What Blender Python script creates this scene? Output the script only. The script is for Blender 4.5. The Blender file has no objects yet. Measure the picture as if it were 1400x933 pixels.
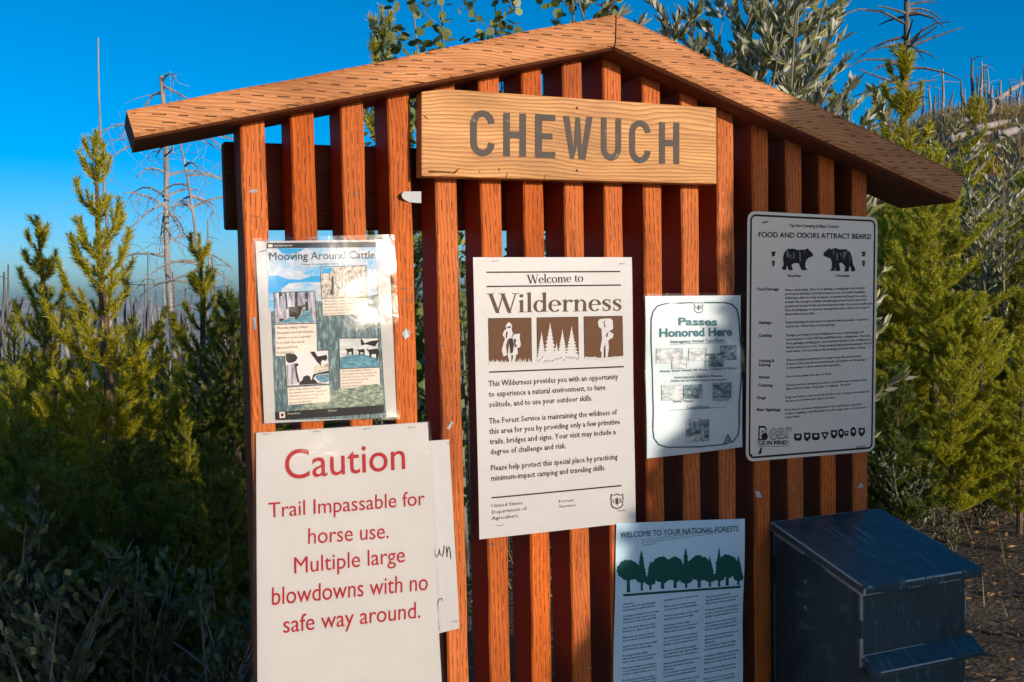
import bpy, math, random
import numpy as np
from mathutils import Vector
sc = bpy.context.scene
COL = sc.collection
RAD = math.radians
random.seed(7)

# ------------------------------------------------------------------ camera
FPX = 1376.0                      # focal length in pixels of a 1400 px wide picture
CAM = np.array([-0.2062, -1.6244, 1.6])
YAW, PIT, ROL = 0.38367, 0.0545, -0.01998
def _axes():
    cy, sy = math.cos(YAW), math.sin(YAW)
    f = np.array([sy, cy, 0.]); r = np.array([cy, -sy, 0.]); u = np.array([0, 0, 1.])
    cp, sp = math.cos(PIT), math.sin(PIT)
    f2 = f*cp-u*sp; u2 = u*cp+f*sp
    cr, sr = math.cos(ROL), math.sin(ROL)
    return r*cr+u2*sr, u2*cr-r*sr, f2
AR, AU, AF = _axes()
cam = bpy.data.cameras.new('camera'); camo = bpy.data.objects.new('camera', cam); COL.objects.link(camo)
cam.sensor_fit = 'HORIZONTAL'; cam.sensor_width = 36; cam.lens = FPX/1400*36
cam.clip_start = 0.05; cam.clip_end = 6000
from mathutils import Matrix
m4 = Matrix(((AR[0], AU[0], -AF[0], CAM[0]), (AR[1], AU[1], -AF[1], CAM[1]), (AR[2], AU[2], -AF[2], CAM[2]), (0, 0, 0, 1)))
camo.matrix_world = m4
sc.camera = camo

# ------------------------------------------------------------------ light
SUN_AZ, SUN_EL = RAD(24), RAD(11)
SUNV = Vector((math.sin(SUN_AZ)*math.cos(SUN_EL), -math.cos(SUN_AZ)*math.cos(SUN_EL), math.sin(SUN_EL)))
w = bpy.data.worlds.new('World'); sc.world = w; w.use_nodes = True
nt = w.node_tree; nt.nodes.clear()
sky = nt.nodes.new('ShaderNodeTexSky'); sky.sky_type = 'NISHITA'; sky.sun_disc = False
sky.sun_elevation = SUN_EL; sky.sun_rotation = math.pi-SUN_AZ
sky.altitude = 1200; sky.air_density = 0.7; sky.dust_density = 3.2; sky.ozone_density = 3.1
hs = nt.nodes.new('ShaderNodeHueSaturation'); hs.inputs['Saturation'].default_value = 1.4; hs.inputs['Value'].default_value = 1.0; hs.inputs['Hue'].default_value = 0.494
bg = nt.nodes.new('ShaderNodeBackground'); bg.inputs['Strength'].default_value = 0.14
wo = nt.nodes.new('ShaderNodeOutputWorld')
nt.links.new(sky.outputs[0], hs.inputs['Color']); nt.links.new(hs.outputs[0], bg.inputs[0]); nt.links.new(bg.outputs[0], wo.inputs[0])
sl = bpy.data.lights.new('sun', 'SUN'); sl.energy = 3.3; sl.angle = RAD(0.5); sl.color = (1.0, 0.86, 0.70)
so = bpy.data.objects.new('sun', sl); COL.objects.link(so); so.location = (3, -8, 6)
so.rotation_euler = SUNV.to_track_quat('Z', 'Y').to_euler()
sc.view_settings.view_transform = 'Standard'; sc.view_settings.look = 'None'
sc.view_settings.exposure = 0.35; sc.view_settings.gamma = 1.0; sc.view_settings.use_curve_mapping = False

# ------------------------------------------------------------------ helpers
def P(x, y, Y=-0.003):
    """point of the photograph on the upright plane y = Y, as a world (X, Z)"""
    d = AF+AR*(x-700)/FPX+AU*(466.5-y)/FPX
    t = (Y-CAM[1])/d[1]
    q = CAM+d*t
    return float(q[0]), float(q[2])
def at(x, y, Y):
    X, Z = P(x, y, Y); return (X, Y, Z)
def ground_at(x, Y): return P(x, 400, Y)[0]

def tag(o, label=None, cat=None, group=None, kind=None):
    if label: o['label'] = label
    if cat: o['category'] = cat
    if group: o['group'] = group
    if kind: o['kind'] = kind
    return o
def empty(name, loc, label, cat, group=None, rz=0):
    o = bpy.data.objects.new(name, None); COL.objects.link(o); o.location = loc; o.rotation_euler = (0, 0, rz)
    o.empty_display_size = .1
    return tag(o, label, cat, group)

class MB:
    """collects faces in world space; build() links them as one mesh object"""
    def __init__(s): s.v = []; s.f = []; s.m = []
    def add(s, v, f, mi=0):
        n = len(s.v); s.v += [tuple(map(float, q)) for q in v]; s.f += [tuple(i+n for i in q) for q in f]; s.m += [mi]*len(f)
        return s
    def box(s, a, b, mi=0):
        (x0, y0, z0), (x1, y1, z1) = a, b
        v = [(x0, y0, z0), (x1, y0, z0), (x1, y1, z0), (x0, y1, z0), (x0, y0, z1), (x1, y0, z1), (x1, y1, z1), (x0, y1, z1)]
        return s.add(v, [(0, 3, 2, 1), (4, 5, 6, 7), (0, 1, 5, 4), (1, 2, 6, 5), (2, 3, 7, 6), (3, 0, 4, 7)], mi)
    def prism(s, pts, y0, y1, mi=0):
        """outline in (X, Z) counter-clockwise seen from the front, extruded from y0 (front) to y1"""
        n = len(pts)
        v = [(x, y0, z) for x, z in pts]+[(x, y1, z) for x, z in pts]
        f = [tuple(range(n)), tuple(range(2*n-1, n-1, -1))]+[(i, i+n, (i+1) % n+n, (i+1) % n) for i in range(n)]
        return s.add(v, f, mi)
    def tube(s, pts, rad, n=7, mi=0, cap=True):
        pts = [Vector(p) for p in pts]; N = len(pts)
        if not hasattr(rad, '__len__'): rad = [rad]*N
        base = len(s.v); up = Vector((0.31, 0.87, 0.2))
        vs = []; fs = []
        for i, p in enumerate(pts):
            t = (pts[min(i+1, N-1)]-pts[max(i-1, 0)]).normalized()
            a = t.cross(up)
            if a.length < .05: a = t.cross(Vector((1, 0, 0)))
            a.normalize(); b = t.cross(a)
            for k in range(n):
                th = 2*math.pi*k/n
                vs.append(p+(a*math.cos(th)+b*math.sin(th))*rad[i])
        for i in range(N-1):
            for k in range(n):
                fs.append((i*n+k, i*n+(k+1) % n, (i+1)*n+(k+1) % n, (i+1)*n+k))
        if cap:
            fs.append(tuple(range(n-1, -1, -1))); fs.append(tuple((N-1)*n+k for k in range(n)))
        return s.add(vs, fs, mi)
    def build(s, name, mats, parent=None, smooth=False, bevel=0, origin=None):
        me = bpy.data.meshes.new(name)
        loc = Vector(origin) if origin is not None else (parent.location.copy() if parent else Vector((0, 0, 0)))
        if parent is not None and origin is None: loc = Vector(parent.get('_w', parent.location))
        me.from_pydata([Vector(q)-loc for q in s.v], [], s.f)
        if not isinstance(mats, (list, tuple)): mats = [mats]
        for q in mats: me.materials.append(q)
        me.polygons.foreach_set('material_index', s.m)
        if smooth: me.polygons.foreach_set('use_smooth', [True]*len(s.f))
        me.update()
        o = bpy.data.objects.new(name, me); COL.objects.link(o)
        if parent is not None: o.parent = parent
        else: o.location = loc
        if bevel:
            b = o.modifiers.new('bevel', 'BEVEL'); b.width = bevel; b.segments = 2; b.limit_method = 'ANGLE'; b.angle_limit = RAD(40)
        return o

def np_mesh(name, V, mats, parent=None, nv=3, mi=None):
    """mesh made of loose triangles/quads, V of shape (faces, nv, 3), local coordinates"""
    V = np.asarray(V, np.float32); n = len(V)
    me = bpy.data.meshes.new(name)
    me.vertices.add(n*nv); me.vertices.foreach_set('co', V.reshape(-1))
    me.loops.add(n*nv); me.loops.foreach_set('vertex_index', np.arange(n*nv, dtype=np.int32))
    me.polygons.add(n); me.polygons.foreach_set('loop_start', np.arange(0, n*nv, nv, dtype=np.int32))
    try: me.polygons.foreach_set('loop_total', np.full(n, nv, np.int32))
    except Exception: pass
    if not isinstance(mats, (list, tuple)): mats = [mats]
    for q in mats: me.materials.append(q)
    if mi is not None: me.polygons.foreach_set('material_index', np.asarray(mi, np.int32))
    me.update(); me.validate()
    o = bpy.data.objects.new(name, me); COL.objects.link(o)
    if parent is not None: o.parent = parent
    return o

# ------------------------------------------------------------------ materials
class NT:
    def __init__(s, name):
        s.mat = bpy.data.materials.new(name); s.mat.use_nodes = True; s.t = s.mat.node_tree; s.t.nodes.clear()
        s.out = s.t.nodes.new('ShaderNodeOutputMaterial')
    def n(s, typ, inp=None, **kw):
        q = s.t.nodes.new('ShaderNode'+typ)
        for k, v in kw.items(): setattr(q, k, v)
        for k, v in (inp or {}).items(): s.set(q, k, v)
        return q
    def set(s, q, k, v):
        i = q.inputs[k]
        if isinstance(v, bpy.types.NodeSocket): s.t.links.new(v, i)
        elif isinstance(v, bpy.types.Node): s.t.links.new(v.outputs[0], i)
        else:
            if i.type == 'RGBA' and len(v) == 3: v = (*v, 1)
            i.default_value = v
    def math(s, op, a, b=0.0, c=None, clamp=False):
        q = s.n('Math', operation=op, use_clamp=clamp); s.set(q, 0, a); s.set(q, 1, b)
        if c is not None: s.set(q, 2, c)
        return q
    def mix(s, fac, a, b, blend='MIX'):
        q = s.n('Mix', data_type='RGBA', blend_type=blend)
        s.set(q, 0, fac); s.set(q, 6, a); s.set(q, 7, b)
        return q.outputs[2]
    def ramp(s, fac, stops):
        q = s.n('ValToRGB'); s.set(q, 0, fac); e = q.color_ramp.elements
        while len(e) < len(stops): e.new(.5)
        for i, (p, c) in enumerate(stops):
            e[i].position = p; e[i].color = (*c, 1) if len(c) == 3 else c
        return q.outputs[0]
    def pbr(s, **kw):
        b = s.n('BsdfPrincipled')
        for k, v in kw.items(): s.set(b, k.replace('_', ' '), v)
        s.t.links.new(b.outputs[0], s.out.inputs[0]); return b

def ink(name, c, rough=.55, noise=0.0):
    t = NT(name)
    if noise:
        tc = t.n('TexCoord'); nz = t.n('TexNoise', {'Vector': tc.outputs['Object'], 'Scale': 60., 'Detail': 4.})
        col = t.mix(nz.outputs[0], tuple(q*(1-noise) for q in c), tuple(min(1, q*(1+noise)) for q in c))
        t.pbr(Base_Color=col, Roughness=rough, Specular_IOR_Level=.15)
    else: t.pbr(Base_Color=c, Roughness=rough, Specular_IOR_Level=.15)
    return t.mat
def paper(name, c, rough=.45):
    t = NT(name); tc = t.n('TexCoord')
    a = t.n('TexNoise', {'Vector': tc.outputs['Object'], 'Scale': 14., 'Detail': 5., 'Roughness': .6})
    b = t.n('TexNoise', {'Vector': tc.outputs['Object'], 'Scale': 900., 'Detail': 2.})
    f = t.math('ADD', t.math('MULTIPLY', a, .6), t.math('MULTIPLY', b, .4))
    col = t.mix(f, tuple(q*.90 for q in c), tuple(min(.9, q*1.06) for q in c))
    bp = t.n('Bump', {'Strength': .45, 'Distance': .003, 'Height': a.outputs[0]})
    t.pbr(Base_Color=col, Roughness=rough, Normal=bp.outputs[0]); return t.mat

def wood(name, c0, c1, dark, axis='Z', ring=130., cuts=True, cutc=None, distort=1.0, rough=.72, knots=0.0, pitch=.0085, period=.030, wand=(4.5, 9.), flank_shade=None, pale=None):
    """grain runs along `axis` (X or Z); optional incising slits like pressure treated timber"""
    t = NT(name); tc = t.n('TexCoord'); oi = t.n('ObjectInfo')
    sx = t.n('SeparateXYZ', {0: tc.outputs['Object']})
    lo, ac = ('Z', 'X') if axis == 'Z' else ('X', 'Z')
    off = t.math('MULTIPLY', oi.outputs['Random'], 37.)
    along = t.math('ADD', sx.outputs[lo], off); across = t.math('ADD', sx.outputs[ac], t.math('MULTIPLY', oi.outputs['Random'], 3.1))
    dep = sx.outputs['Y']
    def vec(a, b, c):
        q = t.n('CombineXYZ'); t.set(q, 0, a); t.set(q, 1, b); t.set(q, 2, c); return q
    # broad wander of the grain
    wn = t.n('TexNoise', {'Vector': vec(t.math('MULTIPLY', along, wand[0]), t.math('MULTIPLY', across, wand[1]), t.math('MULTIPLY', dep, 9.)), 'Scale': 1., 'Detail': 2.5, 'Roughness': .45})
    ph = t.math('ADD', t.math('MULTIPLY', t.math('ADD', across, t.math('MULTIPLY', dep, .6)), ring), t.math('MULTIPLY', wn, 9.*distort))
    saw = t.math('FRACT', ph)
    ringm = t.math('POWER', saw, 2.6)
    fib = t.n('TexNoise', {'Vector': vec(t.math('MULTIPLY', along, 14.), t.math('MULTIPLY', across, 900.), t.math('MULTIPLY', dep, 900.)), 'Scale': 1., 'Detail': 3., 'Roughness': .65})
    blot = t.n('TexNoise', {'Vector': vec(t.math('MULTIPLY', along, 7.), t.math('MULTIPLY', across, 30.), t.math('MULTIPLY', dep, 30.)), 'Scale': 1., 'Detail': 4.})
    if pale:
        wr = t.n('TexWhiteNoise', noise_dimensions='1D'); t.set(wr, 'W', oi.outputs['Random'])
        c0n = t.mix(t.math('MULTIPLY', wr.outputs[0], .8), c0, pale)
        col = t.mix(ringm, c0n, c1)
    else: col = t.mix(ringm, c0, c1)
    col = t.mix(t.math('MULTIPLY', t.math('SUBTRACT', blot, .35, clamp=True), 1.3), col, tuple(q*.62 for q in c1))
    col = t.mix(t.math('MULTIPLY', t.math('GREATER_THAN', fib, .60), .35), col, tuple(q*.5 for q in c1))
    col = t.mix(t.math('MULTIPLY', t.math('LESS_THAN', fib, .36), .25), col, tuple(min(.8, q*1.5) for q in c0))
    ck = t.n('TexNoise', {'Vector': vec(t.math('MULTIPLY', along, 5.), t.math('MULTIPLY', across, 420.), t.math('MULTIPLY', dep, 420.)), 'Scale': 1., 'Detail': 2., 'Roughness': .5})
    crack = t.math('GREATER_THAN', ck, .715)
    col = t.mix(t.math('MULTIPLY', crack, .75), col, dark)
    if pale:
        kv = t.n('TexVoronoi', {'Vector': vec(t.math('MULTIPLY', along, 3.1), t.math('MULTIPLY', across, 21.), off), 'Scale': 1.}); kd = kv.outputs['Distance']
        col = t.mix(t.math('MULTIPLY', t.math('LESS_THAN', kd, .20), .45), col, (.20, .045, .010)); col = t.mix(t.math('MULTIPLY', t.math('LESS_THAN', kd, .11), .7), col, (.10, .026, .010))
    if flank_shade:
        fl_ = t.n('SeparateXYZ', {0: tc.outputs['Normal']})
        col = t.mix(t.math('GREATER_THAN', fl_.outputs['Y'], -.55), col, t.mix(fib, flank_shade, tuple(q*.6 for q in flank_shade)))  # sides and undersides coloured darker, imitating the shade between slats and below beams
    fade = t.n('TexNoise', {'Vector': vec(t.math('MULTIPLY', along, 2.2), t.math('MULTIPLY', across, 5.), off), 'Scale': 1., 'Detail': 3., 'Roughness': .6})
    fr_ = t.ramp(fade, [(.30, (.66, .62, .58)), (.48, (1., 1., 1.)), (.70, (1.18, 1.22, 1.35))])
    col = t.mix(1., col, fr_, 'MULTIPLY')
    h = t.math('ADD', t.math('MULTIPLY', fib, .5), t.math('MULTIPLY', ringm, .5))
    if cuts:
        jit = t.n('TexNoise', {'Vector': vec(t.math('MULTIPLY', along, 22.), t.math('MULTIPLY', across, 60.), 0.), 'Scale': 1., 'Detail': 2.})
        u = t.math('ADD', t.math('DIVIDE', across, pitch), t.math('MULTIPLY', t.math('SUBTRACT', jit, .5), .55 if axis == 'Z' else .12))
        row = t.math('FLOOR', u); fu = t.math('ABSOLUTE', t.math('SUBTRACT', t.math('FRACT', u), .5))
        wv = t.n('TexWhiteNoise', noise_dimensions='1D'); t.set(wv, 'W', row)
        st = t.math('MULTIPLY', row, .37) if axis == 'X' else t.math('MULTIPLY', wv.outputs[0], 1.)
        v = t.math('ADD', t.math('DIVIDE', along, period), st)
        fv = t.math('FRACT', v)
        cell = t.n('TexWhiteNoise', noise_dimensions='2D'); t.set(cell, 'Vector', vec(row, t.math('FLOOR', v), 0.))
        ln = t.math('ADD', .30 if axis == 'X' else .25, t.math('MULTIPLY', cell.outputs[0], .26 if axis == 'X' else .5))
        mk = t.math('MULTIPLY', t.math('LESS_THAN', fv, ln), t.math('LESS_THAN', fu, .075 if axis == 'X' else .062))
        fac = t.n('SeparateXYZ', {0: tc.outputs['Normal']}); mk = t.math('MULTIPLY', mk, t.math('LESS_THAN', fac.outputs['Y'], -.8))
        mk = t.math('MULTIPLY', mk, t.math('GREATER_THAN', cell.outputs[0], .24 if axis == 'X' else .2))
        col = t.mix(t.math('MULTIPLY', mk, .88), col, cutc or dark)
        h = t.math('SUBTRACT', h, t.math('MULTIPLY', mk, 2.2))
    bp = t.n('Bump', {'Strength': .55, 'Distance': .0012, 'Height': h})
    t.pbr(Base_Color=col, Roughness=rough, Normal=bp.outputs[0], Specular_IOR_Level=.22); return t.mat

def leafmat(name, c, var=.5, trans=.3, rough=.5, back=None, hue=(1.25, 1.0, .7)):
    t = NT(name); g = t.n('NewGeometry')
    r = g.outputs['Random Per Island']
    ca = tuple(q*(1-var) for q in c); cb = tuple(q*(1+var)*h for q, h in zip(c, hue))
    col = t.mix(r, ca, cb)
    if back: col = t.mix(g.outputs['Backfacing'], col, back)
    b = t.n('BsdfPrincipled', {'Base Color': col, 'Roughness': rough})
    tr = t.n('BsdfTranslucent', {'Color': col})
    mx = t.n('MixShader', {0: trans, 1: b.outputs[0], 2: tr.outputs[0]})
    t.t.links.new(mx.outputs[0], t.out.inputs[0]); return t.mat
def bark(name, c0, c1, sc_=(18, 18, 5), bump=.6):
    t = NT(name); tc = t.n('TexCoord'); mp = t.n('Mapping', {'Vector': tc.outputs['Object'], 'Scale': sc_})
    nz = t.n('TexNoise', {'Vector': mp.outputs[0], 'Scale': 1.5, 'Detail': 6., 'Roughness': .65})
    col = t.ramp(nz.outputs[0], [(.3, c0), (.65, c1)])
    bp = t.n('Bump', {'Strength': bump, 'Distance': .01, 'Height': nz.outputs[0]})
    t.pbr(Base_Color=col, Roughness=.9, Normal=bp.outputs[0]); return t.mat
def sleeve_mat():
    t = NT('clear_plastic'); tc = t.n('TexCoord')
    nz = t.n('TexNoise', {'Vector': tc.outputs['Object'], 'Scale': 26., 'Detail': 3., 'Distortion': .8})
    bp = t.n('Bump', {'Strength': .30, 'Distance': .004, 'Height': nz.outputs[0]})
    gl = t.n('BsdfGlossy', {'Color': (1, 1, 1), 'Roughness': .16, 'Normal': bp.outputs[0]})
    tr = t.n('BsdfTransparent', {'Color': (.97, .97, .97)})
    fr = t.n('Fresnel', {'IOR': 1.45})
    mx = t.n('MixShader', {0: t.math('ADD', fr.outputs[0], .015), 1: tr.outputs[0], 2: gl.outputs[0]})
    t.t.links.new(mx.outputs[0], t.out.inputs[0]); return t.mat

M = {}
M['slat'] = wood('stained_slat_wood', (.60, .128, .012), (.40, .068, .007), (.035, .012, .006), 'Z', ring=150., distort=.8, flank_shade=(.38, .075, .018), pale=(.56, .175, .050))
M['beam'] = wood('stained_beam_wood', (.66, .295, .120), (.40, .135, .042), (.03, .014, .008), 'X', ring=190., distort=.9, pitch=.0115, period=.037, flank_shade=(.22, .07, .026))
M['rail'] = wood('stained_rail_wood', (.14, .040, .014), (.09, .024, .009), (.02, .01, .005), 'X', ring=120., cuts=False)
M['sign'] = wood('varnished_sign_board', (.66, .335, .105), (.34, .11, .028), (.1, .05, .02), 'X', ring=150., cuts=False, distort=1.25, rough=.5, wand=(3.2, 6.))
def worn_paint():
    t = NT('routed_brown_paint'); tc = t.n('TexCoord'); a = t.n('TexNoise', {'Vector': tc.outputs['Object'], 'Scale': 45., 'Detail': 6., 'Roughness': .75}); q = t.n('TexNoise', {'Vector': tc.outputs['Object'], 'Scale': 9., 'Detail': 2.})
    f = t.math('MULTIPLY', t.math('GREATER_THAN', a, .60), t.math('GREATER_THAN', q, .54))
    col = t.mix(a, (.045, .032, .024), (.105, .078, .056)); col = t.mix(t.math('MULTIPLY', f, .6), col, (.34, .26, .19))
    bp = t.n('Bump', {'Strength': .5, 'Distance': .001, 'Height': a.outputs[0]}); t.pbr(Base_Color=col, Roughness=.75, Normal=bp.outputs[0]); return t.mat
M['letter'] = worn_paint(); M['crack'] = ink('wood_crack', (.10, .045, .015), .8)
M['paper'] = paper('white_paper', (.465, .455, .452))
M['paper2'] = paper('aged_white_paper', (.455, .44, .43))
M['poster'] = paper('white_poster_card', (.475, .455, .44))
M['pskylit'] = paper('skylight_tinted_paper', (.58, .66, .70))  # white sheet; the blue of skylit shade is tinted into its colour
M['pforest'] = paper('pale_skylit_paper', (.47, .66, .76))  # sheet only faintly blue; the rest is skylight put into the colour
M['tin'] = paper('painted_tin', (.80, .67, .52), .38)
M['black'] = ink('black_ink', (.018, .016, .016))
M['dkbrown'] = ink('dark_brown_ink', (.035, .019, .013))
M['brown'] = ink('brown_ink', (.115, .048, .020), .55, .1)
M['ltbrown'] = ink('light_brown_ink', (.095, .055, .034))
M['red'] = ink('red_ink', (.33, .008, .016))
M['teal'] = ink('teal_ink', (.04, .16, .20))
M['dteal'] = ink('dark_teal_ink', (.02, .075, .095))
M['green'] = ink('forest_green_ink', (.006, .075, .062))
M['sleeve'] = sleeve_mat()
M['steel'] = (lambda t: (t.pbr(Base_Color=(.45, .44, .42), Metallic=1., Roughness=.4), t.mat)[1])(NT('staple_steel'))

# ------------------------------------------------------------------ kiosk
PITCH = 0.0794
FY = -0.058                                          # front of the roof beams
RL = [P(172.8, 152.8, FY), P(185, 190.2, FY)]        # left end: top, bottom
RM = [P(842.5, 20, FY), P(841, 67, FY)]              # ridge
RR = [P(1319, 240, FY), P(1309, 277, FY)]            # right end
def under(x):
    a, b = (RL[1], RM[1]) if x < RM[1][0] else (RM[1], RR[1])
    return a[1]+(b[1]-a[1])*(x-a[0])/(b[0]-a[0])
kiosk = empty('information_board', (.614, .045, 0), 'red brown slatted timber notice board with a low gable roof beam', 'notice board')
for k in range(16):
    x0 = k*PITCH; x1 = x0+.038; mb = MB(); rnd = random.Random(k)
    # cross-section with eased edges, swept up with a little wander
    e = .0028
    sec = [(x0+e, 0), (x1-e, 0), (x1, e), (x1, .089-e), (x1-e, .089), (x0+e, .089), (x0, .089-e), (x0, e)]
    N = 22; vs = []; fs = []
    w1, w2 = rnd.uniform(0, 6), rnd.uniform(0, 6)
    for i in range(N+1):
        for j, (x, y) in enumerate(sec):
            zt = under(x)-.0008; z = .02+(zt-.02)*i/N
            s_ = .0011*math.sin(2.1*z+w1)+.0006*math.sin(7*z+w2)
            ed = .0007*math.sin(31*z+w2*3+j*1.7)*(1 if i < N else 0)
            vs.append((x+s_+ed, y+.0008*math.sin(3*z+w1), z))
    for i in range(N):
        for j in range(8): fs.append((i*8+j, i*8+(j+1) % 8, (i+1)*8+(j+1) % 8, (i+1)*8+j))
    fs += [tuple(range(7, -1, -1)), tuple(N*8+j for j in range(8))]
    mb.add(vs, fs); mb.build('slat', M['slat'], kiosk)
def beam(top0, bot0, top1, bot1, y0, y1, nseg=26, seed=1):
    """tapered roof beam: outline between the two ends, with an eased lower front edge"""
    mb = MB(); rnd = random.Random(seed); vs = []; fs = []
    prof = [(0, 0.0), (.002, .06), (0, .12), (0, .80), (.004, .93), (.011, 1.0)]          # (set back, fraction down the face)
    n = len(prof)+2
    for i in range(nseg+1):
        f = i/nseg
        T = (top0[0]+(top1[0]-top0[0])*f, top0[1]+(top1[1]-top0[1])*f); Bm = (bot0[0]+(bot1[0]-bot0[0])*f, bot0[1]+(bot1[1]-bot0[1])*f)
        wob = .0012*math.sin(9*f+seed)+.0006*math.sin(31*f+seed*2)
        for sb, q in prof: vs.append((T[0]+(Bm[0]-T[0])*q, y0+sb, T[1]+(Bm[1]-T[1])*q+wob*(1-q)))
        vs.append((Bm[0], y1, Bm[1])); vs.append((T[0], y1, T[1]+wob))
    for i in range(nseg):
        for j in range(n): fs.append((i*n+j, (i+1)*n+j, (i+1)*n+(j+1) % n, i*n+(j+1) % n)[::-1])
    fs += [tuple(range(n)), tuple(nseg*n+j for j in range(n-1, -1, -1))]
    mb.add(vs, fs); return mb
G = .0012
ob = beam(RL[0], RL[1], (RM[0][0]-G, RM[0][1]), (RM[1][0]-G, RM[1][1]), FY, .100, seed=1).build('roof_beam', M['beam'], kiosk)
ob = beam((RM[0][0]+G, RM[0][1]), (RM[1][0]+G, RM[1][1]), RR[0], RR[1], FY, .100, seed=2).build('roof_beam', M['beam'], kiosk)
for a, c in (((346, 295.5), (355, 296.5)), ((479, 265), (488, 266)), ((549, 394.5), (557, 395.5)), ((551, 411), (560, 411)), ((600, 472), (607, 473)), ((667, 745), (676, 744)), ((803, 914), (809, 914)), ((992, 352), (999, 352)), ((1083, 668), (1090, 667))):
    A_, C_ = P(*a, -.001), P(*c, -.001); MB().tube([(A_[0], .001, A_[1]), (A_[0], -.0016, A_[1]), (C_[0], -.0016, C_[1]), (C_[0], .001, C_[1])], .0007, 6).build('staple', M['steel'], kiosk)
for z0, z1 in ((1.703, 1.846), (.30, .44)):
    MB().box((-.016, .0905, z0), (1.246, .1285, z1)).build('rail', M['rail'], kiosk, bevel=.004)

# ------------------------------------------------------------------ sheets and their print
_cv = bpy.data.curves.new('type', 'FONT')
_to = bpy.data.objects.new('type', _cv)
def glyphs(s, bold=0.0, shear=0.0, res=2, space=1.0):
    _cv.body = s; _cv.offset = bold; _cv.shear = shear; _cv.resolution_u = res; _cv.space_line = 1.0; _cv.space_character = space
    COL.objects.link(_to); bpy.context.view_layer.update()
    me = bpy.data.meshes.new_from_object(_to.evaluated_get(bpy.context.evaluated_depsgraph_get()))
    COL.objects.unlink(_to)
    v = np.array([q.co[:2] for q in me.vertices]).reshape(-1, 2); f = [tuple(p.vertices) for p in me.polygons]
    bpy.data.meshes.remove(me)
    if 'M' in s:                                     # the built-in fill of a bold M folds over: give it its outline
        par = list(range(len(v)))
        def root(i):
            while par[i] != i: i = par[i]
            return i
        for q in f:
            for i in q[1:]: par[root(i)] = root(q[0])
        grp = {}
        for i in range(len(v)): grp.setdefault(root(i), []).append(i)
        for ids in grp.values():
            if len(ids) == 15 and ids[-1]-ids[0] == 14 and np.ptp(v[ids, 0]) > .55 and np.ptp(v[ids, 1]) > .6:
                f = [q for q in f if q[0] not in ids]
                a = v[ids]; ar = np.sum(a[:, 0]*np.roll(a[:, 1], -1)-a[:, 1]*np.roll(a[:, 0], -1))
                keep = []
                for q in ids:
                    if keep and np.hypot(*(v[q]-v[keep[-1]])) < .02: v[keep[-1]] = (v[q]+v[keep[-1]])/2
                    else: keep.append(q)
                ids = keep
                f.append(tuple(ids) if ar > 0 else tuple(ids[::-1]))
    return v, f
_h, _ = glyphs('H'); CAPH = _h[:, 1].max(); 
_h, _ = glyphs('x\nx'); LINE = None
_a, _ = glyphs('H\nH'); LINE = (_a[:, 1].max()-_a[:, 1].min())-CAPH

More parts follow.
